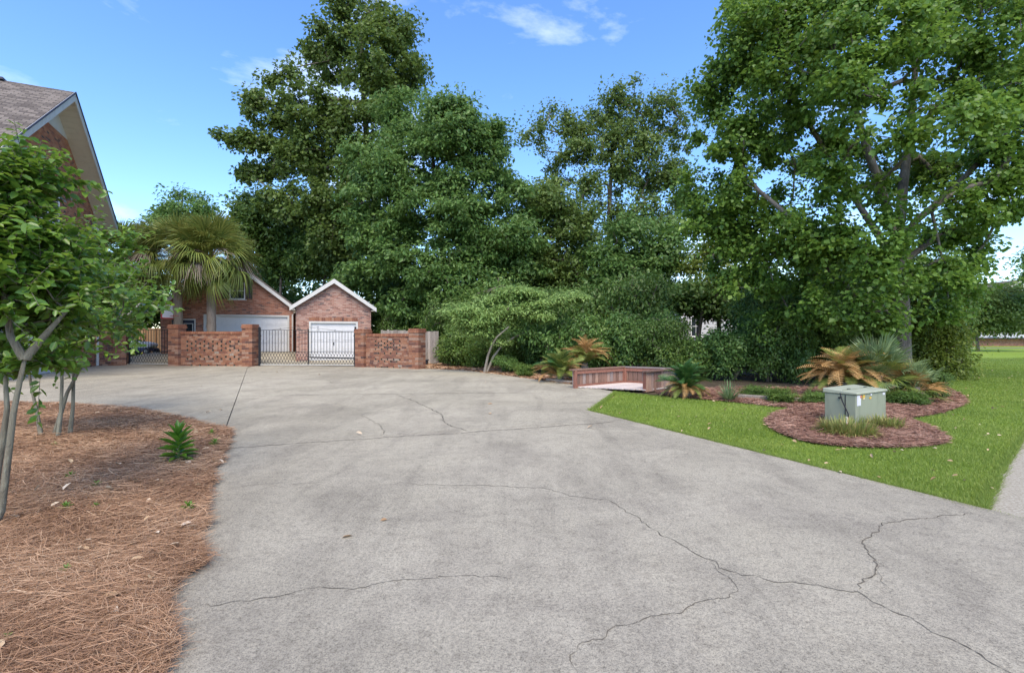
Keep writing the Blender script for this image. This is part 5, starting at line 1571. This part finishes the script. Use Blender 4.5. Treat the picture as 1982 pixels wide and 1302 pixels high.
SB = [sago_frond('frond', 1.0, 'leaf_sago_brown', rp, 28, a, .13, .010) for a in (.6, 1.1)]
SY = [sago_frond('frond', 1.0, 'leaf_palm', rp, arch=a) for a in (.5, .8)]
def sago(label, base, sc, rows, seed, trunk=.2):
    """rows: (meshes, count, elevation from, elevation to, scale)"""
    rng = np.random.default_rng(seed)
    r = thing('sago_palm', label, 'sago', base)
    s = MB(); s.tube([(0, 0, 0), (0, 0, trunk * .5), (0, 0, trunk)], [.13, .15, .10], 12); s.build('trunk', 'bark_palm', r)
    k = 0
    for meshes, cnt, e0, e1, f in rows:
        for i in range(cnt):
            t = i / max(1, cnt - 1)
            place_frond(meshes[i % len(meshes)], r, (0, 0, trunk * (.95 - .3 * (e0 < 10))), k * 2.399 + rng.normal(0, .1), math.radians(e0 + (e1 - e0) * t + rng.normal(0, 5)), rng.normal(0, .3), sc * f * rng.uniform(.88, 1.08)); k += 1
    return r
c = G(1332, 771)
sago('full green sago with a skirt of tan dead fronds by the deck', (c[0], c[1] + .15, 0), .80, [(SG, 46, 80, 18, 1.0), (SB + SY[:1], 40, 16, -10, .80)], 1)
c = G(1085, 741)
sago('wide sago with green and yellow fronds left of the deck', (c[0], c[1] + .2, 0), 1.05, [(SG + SY, 32, 80, 30, 1.0), (SY + SB, 30, 35, 0, 1.0)], 2)
sago('taller sago with orange-brown fronds behind the deck corner', (*P(1132, 725, 17.6)[:2], 0), 1.15, [(SB, 28, 80, 35, 1.0), (SY + SB, 28, 45, 5, 1.0)], 3, trunk=.55)
c = G(1655, 775)
sago('big sago of curled tan fronds behind the utility cabinet', (c[0], c[1] + .3, 0), 1.12, [(SB + SY[:1], 26, 78, 45, .95), (SB, 52, 50, 6, 1.0), (SY, 10, 10, -8, .9)], 4, trunk=.40)
c = G(1800, 775)
sago('ragged low sago with few green fronds near the mulch tip', (c[0], c[1] + .3, 0), .75, [(SG + SB, 14, 55, 5, .9)], 6, trunk=.2)

# blade-leaved clumps
def clump(name, label, cat, base, n, L_, wd, mat, seed, arch=.6, rx=.12, el_=(25, 88), part='blades'):
    rng = np.random.default_rng(seed)
    r = thing(name, label, cat, base)
    a = rng.uniform(0, 6.283, n); rr = rx * np.sqrt(rng.random(n))
    p0 = np.stack([rr * np.cos(a), rr * np.sin(a), np.zeros(n)], 1)
    az = a + rng.normal(0, .6, n); el = np.radians(rng.uniform(*el_, n))
    ln = L_ * rng.uniform(.6, 1.15, n)
    h = np.stack([np.cos(az) * np.cos(el), np.sin(az) * np.cos(el), np.sin(el)], 1)
    sd_ = np.stack([-np.sin(az), np.cos(az), np.zeros(n)], 1)
    V = []; ts = (0, .35, .7, 1.0); ws = (.8, 1, .75, .08)
    for t, w_ in zip(ts, ws):
        q = p0 + h * (ln * t)[:, None] - np.array([0, 0, 1.0]) * (arch * ln * t * t * np.cos(el))[:, None]
        q[:, 2] = np.maximum(q[:, 2], .012)
        V += [q - sd_ * wd * w_, q + sd_ * wd * w_]
    V = np.stack(V, 1).reshape(-1, 3)
    F = (np.array([[0,2,3,1],[2,4,5,3],[4,6,7,5]])[None] + (np.arange(n) * 8)[:, None, None]).reshape(-1, 4)
    o_ = add(part, raw(part, V, F, mat, np.repeat(np.clip(rng.normal(.45, .27, n), 0, 1), 3)), r)
    return r
c = G(1411, 777)
clump('yucca', 'spiky grey-green yucca clump right of the green sago', 'plant', (c[0], c[1], .02), 120, .48, .010, 'leaf_yucca', 1, .25, .07)
c = G(1650, 846)
clump('lilyturf', 'shaggy yellow-green grassy clump in front of the utility cabinet', 'plant', (c[0], c[1] + .12, .02), 2300, .34, .007, 'leaf_liriope', 2, 1.0, .32, (8, 80))
c = G(1722, 832)
clump('lilyturf', 'smaller green grassy clump at the cabinet front corner', 'plant', (c[0], c[1] + .1, .02), 1000, .28, .007, 'leaf_liriope', 3, 1.0, .22, (8, 80))

# bright rosette plant in the pine straw
def rosette(name, label, base, h, n, L_, seed, mat='leaf_weed'):
    rng = np.random.default_rng(seed)
    r = thing(name, label, 'plant', base)
    s = MB(); s.tube([(0, 0, 0), (.01, 0, h * .5), (0, 0, h * .9)], [.012, .010, .006], 7); s.build('stem', 'stem_green', r)
    k = np.arange(n); t = (k + .5) / n
    az = k * 2.399; el = np.radians(5 + 70 * t ** 1.3)
    p = np.stack([np.zeros(n), np.zeros(n), h * (.12 + .8 * t)], 1)
    d_ = np.stack([np.cos(az) * np.cos(el), np.sin(az) * np.cos(el), np.sin(el)], 1)
    nn = np.stack([-np.cos(az) * np.sin(el), -np.sin(az) * np.sin(el), np.cos(el)], 1)
    ln = L_ * (1 - .45 * np.abs(t - .35)) * rng.uniform(.85, 1.1, n)
    for i in range(n):
        me = leaves('leaf', p[i:i+1], d_[i:i+1], nn[i:i+1], ln[i:i+1], ln[i:i+1] * .36, np.clip(rng.normal(.45, .2, 1), 0, 1), mat, 'oval')
        add('leaf', me, r)
    return r
c = G(345, 905)
rosette('rosette_weed', 'tall bright green leafy rosette standing in the pine straw', (c[0], c[1], .05), .38, 38, .23, 1)
for i, (px, py, n, L_, lab) in enumerate([(137, 938, 12, .07, 'small yellow-green weed sprig in the straw between the stems'), (187, 955, 14, .06, 'flat green weed patch in the middle of the straw'), (365, 1003, 14, .08, 'small weed near the straw edge beside the concrete'),
        (127, 1002, 16, .07, 'green weed tuft in front of the crape myrtle stems'), (185, 998, 12, .05, 'tiny pale weed beside a dry leaf in the straw'), (415, 872, 16, .09, 'little green weed at the corner of the concrete'), (107, 872, 10, .06, 'bright seedling beside the back crape myrtle stems'),
        (15, 1268, 14, .045, 'weed seedling low in the near pine straw'), (128, 1128, 12, .05, 'thin dull weed in the near straw'), (410, 850, 12, .08, 'flat weed at the end of the concrete joint')]):
    c = G(px, py)
    rosette('weed', lab, (c[0], c[1], .05), L_ * .8, n, L_, 20 + i)

# ================================================================== CRAPE MYRTLES
def crape(label, stems, lobes, n_cl, shoots, seed, leaf=.065, r_base=.04, sl=.28):
    rng = np.random.default_rng(seed)
    base = np.array(stems[0][0], float)
    root = thing('crape_myrtle', label, 'tree', base)
    T, C = in_lobes(lobes, n_cl, rng, .3)
    pos, par, cnt, tips = skeleton(stems, T, .12, rng, up=.5)
    rad = .0032 * np.maximum(cnt, 1) ** .5
    i0 = 0
    for t in stems:
        for i in range(len(t)): rad[i0 + i] = r_base * (1 - .5 * i / (len(t) - 1)) * (1.25 if i == 0 else 1)
        i0 += len(t)
    rad[i0:] = np.minimum(rad[i0:], r_base * .5)
    add('trunk', tubes('trunk', pos, par, rad, 'bark_crape', 9), root, base)
    # leafy shoots: paired leaves along each
    m = n_cl * shoots; cl = np.repeat(np.arange(n_cl), shoots)
    sd_ = unitv((T - C)[cl] / .5 + rng.normal(size=(m, 3)) * .8 + np.array([0, 0, .75]))
    p0 = T[cl] + rng.normal(size=(m, 3)) * .03
    Ls = sl * rng.uniform(.45, 1.15, m) * np.where(rng.random(m) < .12, 1.7, 1.0)
    nl = 14
    k = np.tile(np.arange(nl), m); s_ = np.repeat(np.arange(m), nl)
    t = (k + .5) / nl
    pp = p0[s_] + sd_[s_] * (Ls[s_] * t)[:, None] + np.array([0, 0, -.10]) * (Ls[s_] * t * t)[:, None]
    u = unitv(np.cross(sd_, np.array([.2, .1, 1.0]))); v_ = np.cross(sd_, u)
    ang = (k % 2) * math.pi + (k // 2) * 1.2 + rng.normal(0, .3, len(k))
    lat = u[s_] * np.cos(ang)[:, None] + v_[s_] * np.sin(ang)[:, None]
    dd = unitv(lat + sd_[s_] * .55)
    nn = unitv(np.array([0, 0, 1.0]) + sd_[s_] * .5 + rng.normal(size=pp.shape) * .6)
    ln = leaf * rng.uniform(.7, 1.25, len(k)) * (1 - .35 * t)
    tint = np.clip(.25 + .45 * t + rng.normal(0, .16, len(k)), 0, 1)
    add('crown', leaves('crown', pp, dd, nn, ln, ln * .60, tint, 'leaf_crape', 'oval'), root, base)
    # shoot stems
    sp = np.stack([p0, p0 + sd_ * Ls[:, None] * .5 + np.array([0, 0, -.025]) * Ls[:, None], p0 + sd_ * Ls[:, None] + np.array([0, 0, -.1]) * Ls[:, None]], 1)
    pr_ = np.stack([np.full(m, -1), np.arange(m) * 3, np.arange(m) * 3 + 1], 1).ravel()
    add('shoots', tubes('shoots', sp.reshape(-1, 3), pr_, np.tile([.003, .0025, .0015], m), 'bark_crape', 4), root, base)
    return root
# nearest, at the left edge
A0 = trunk_px([(-14, 1075), (2, 990), (14, 900), (26, 800), (40, 730), (48, 695)], 3.75, .04)
A1 = trunk_px([(-35, 1065), (-12, 960), (4, 860), (14, 790), (10, 730)], 3.85, .04)
A2 = [A0[-1], P(90, 645, 3.8), P(130, 600, 3.9)]
A3 = [A0[-1], P(20, 650, 3.7), P(8, 570, 3.7), P(20, 480, 3.75)]
crape('nearest crape myrtle with mottled grey stems at the edge of the straw', [A0, A1, A2, A3],
      lobes_px([(10, 400, 70, 60, .1), (60, 360, 45, 40, .3), (-10, 500, 90, 60, 0), (85, 470, 55, 45, .3), (50, 570, 95, 50, 0), (125, 545, 50, 40, .4), (10, 640, 70, 40, .3), (100, 625, 55, 30, .5), (-60, 400, 70, 90, 0), (25, 330, 28, 22, .3), (75, 705, 45, 25, .2), (20, 715, 40, 20, .4), (110, 690, 30, 20, .5)], 3.75, 1.0),
      150, 5, 1, leaf=.10, r_base=.028, sl=.34)
B0 = trunk_px([(80, 852), (72, 800), (60, 745), (52, 690)], 7.1, .04)
B1 = trunk_px([(112, 854), (118, 800), (120, 740), (119, 680), (116, 630)], 7.0, .04)
B2 = trunk_px([(135, 848), (141, 790), (143, 720), (148, 650), (150, 600)], 7.2, .04)
B3 = trunk_px([(104, 850), (130, 760), (160, 705), (175, 670), (215, 640)], 7.15, .04)
crape('farther crape myrtle with several thin bare stems on the straw', [B0, B1, B2, B3],
      lobes_px([(150, 560, 70, 60), (215, 585, 60, 55), (200, 500, 50, 55), (255, 590, 40, 32), (185, 640, 65, 28), (110, 610, 60, 60), (245, 640, 38, 16), (275, 560, 25, 20), (195, 440, 16, 22), (150, 480, 35, 40), (60, 640, 60, 50), (100, 690, 40, 25)], 7.1, 1.0, np.random.default_rng(3)),
      150, 5, 2, leaf=.11, r_base=.026, sl=.40)
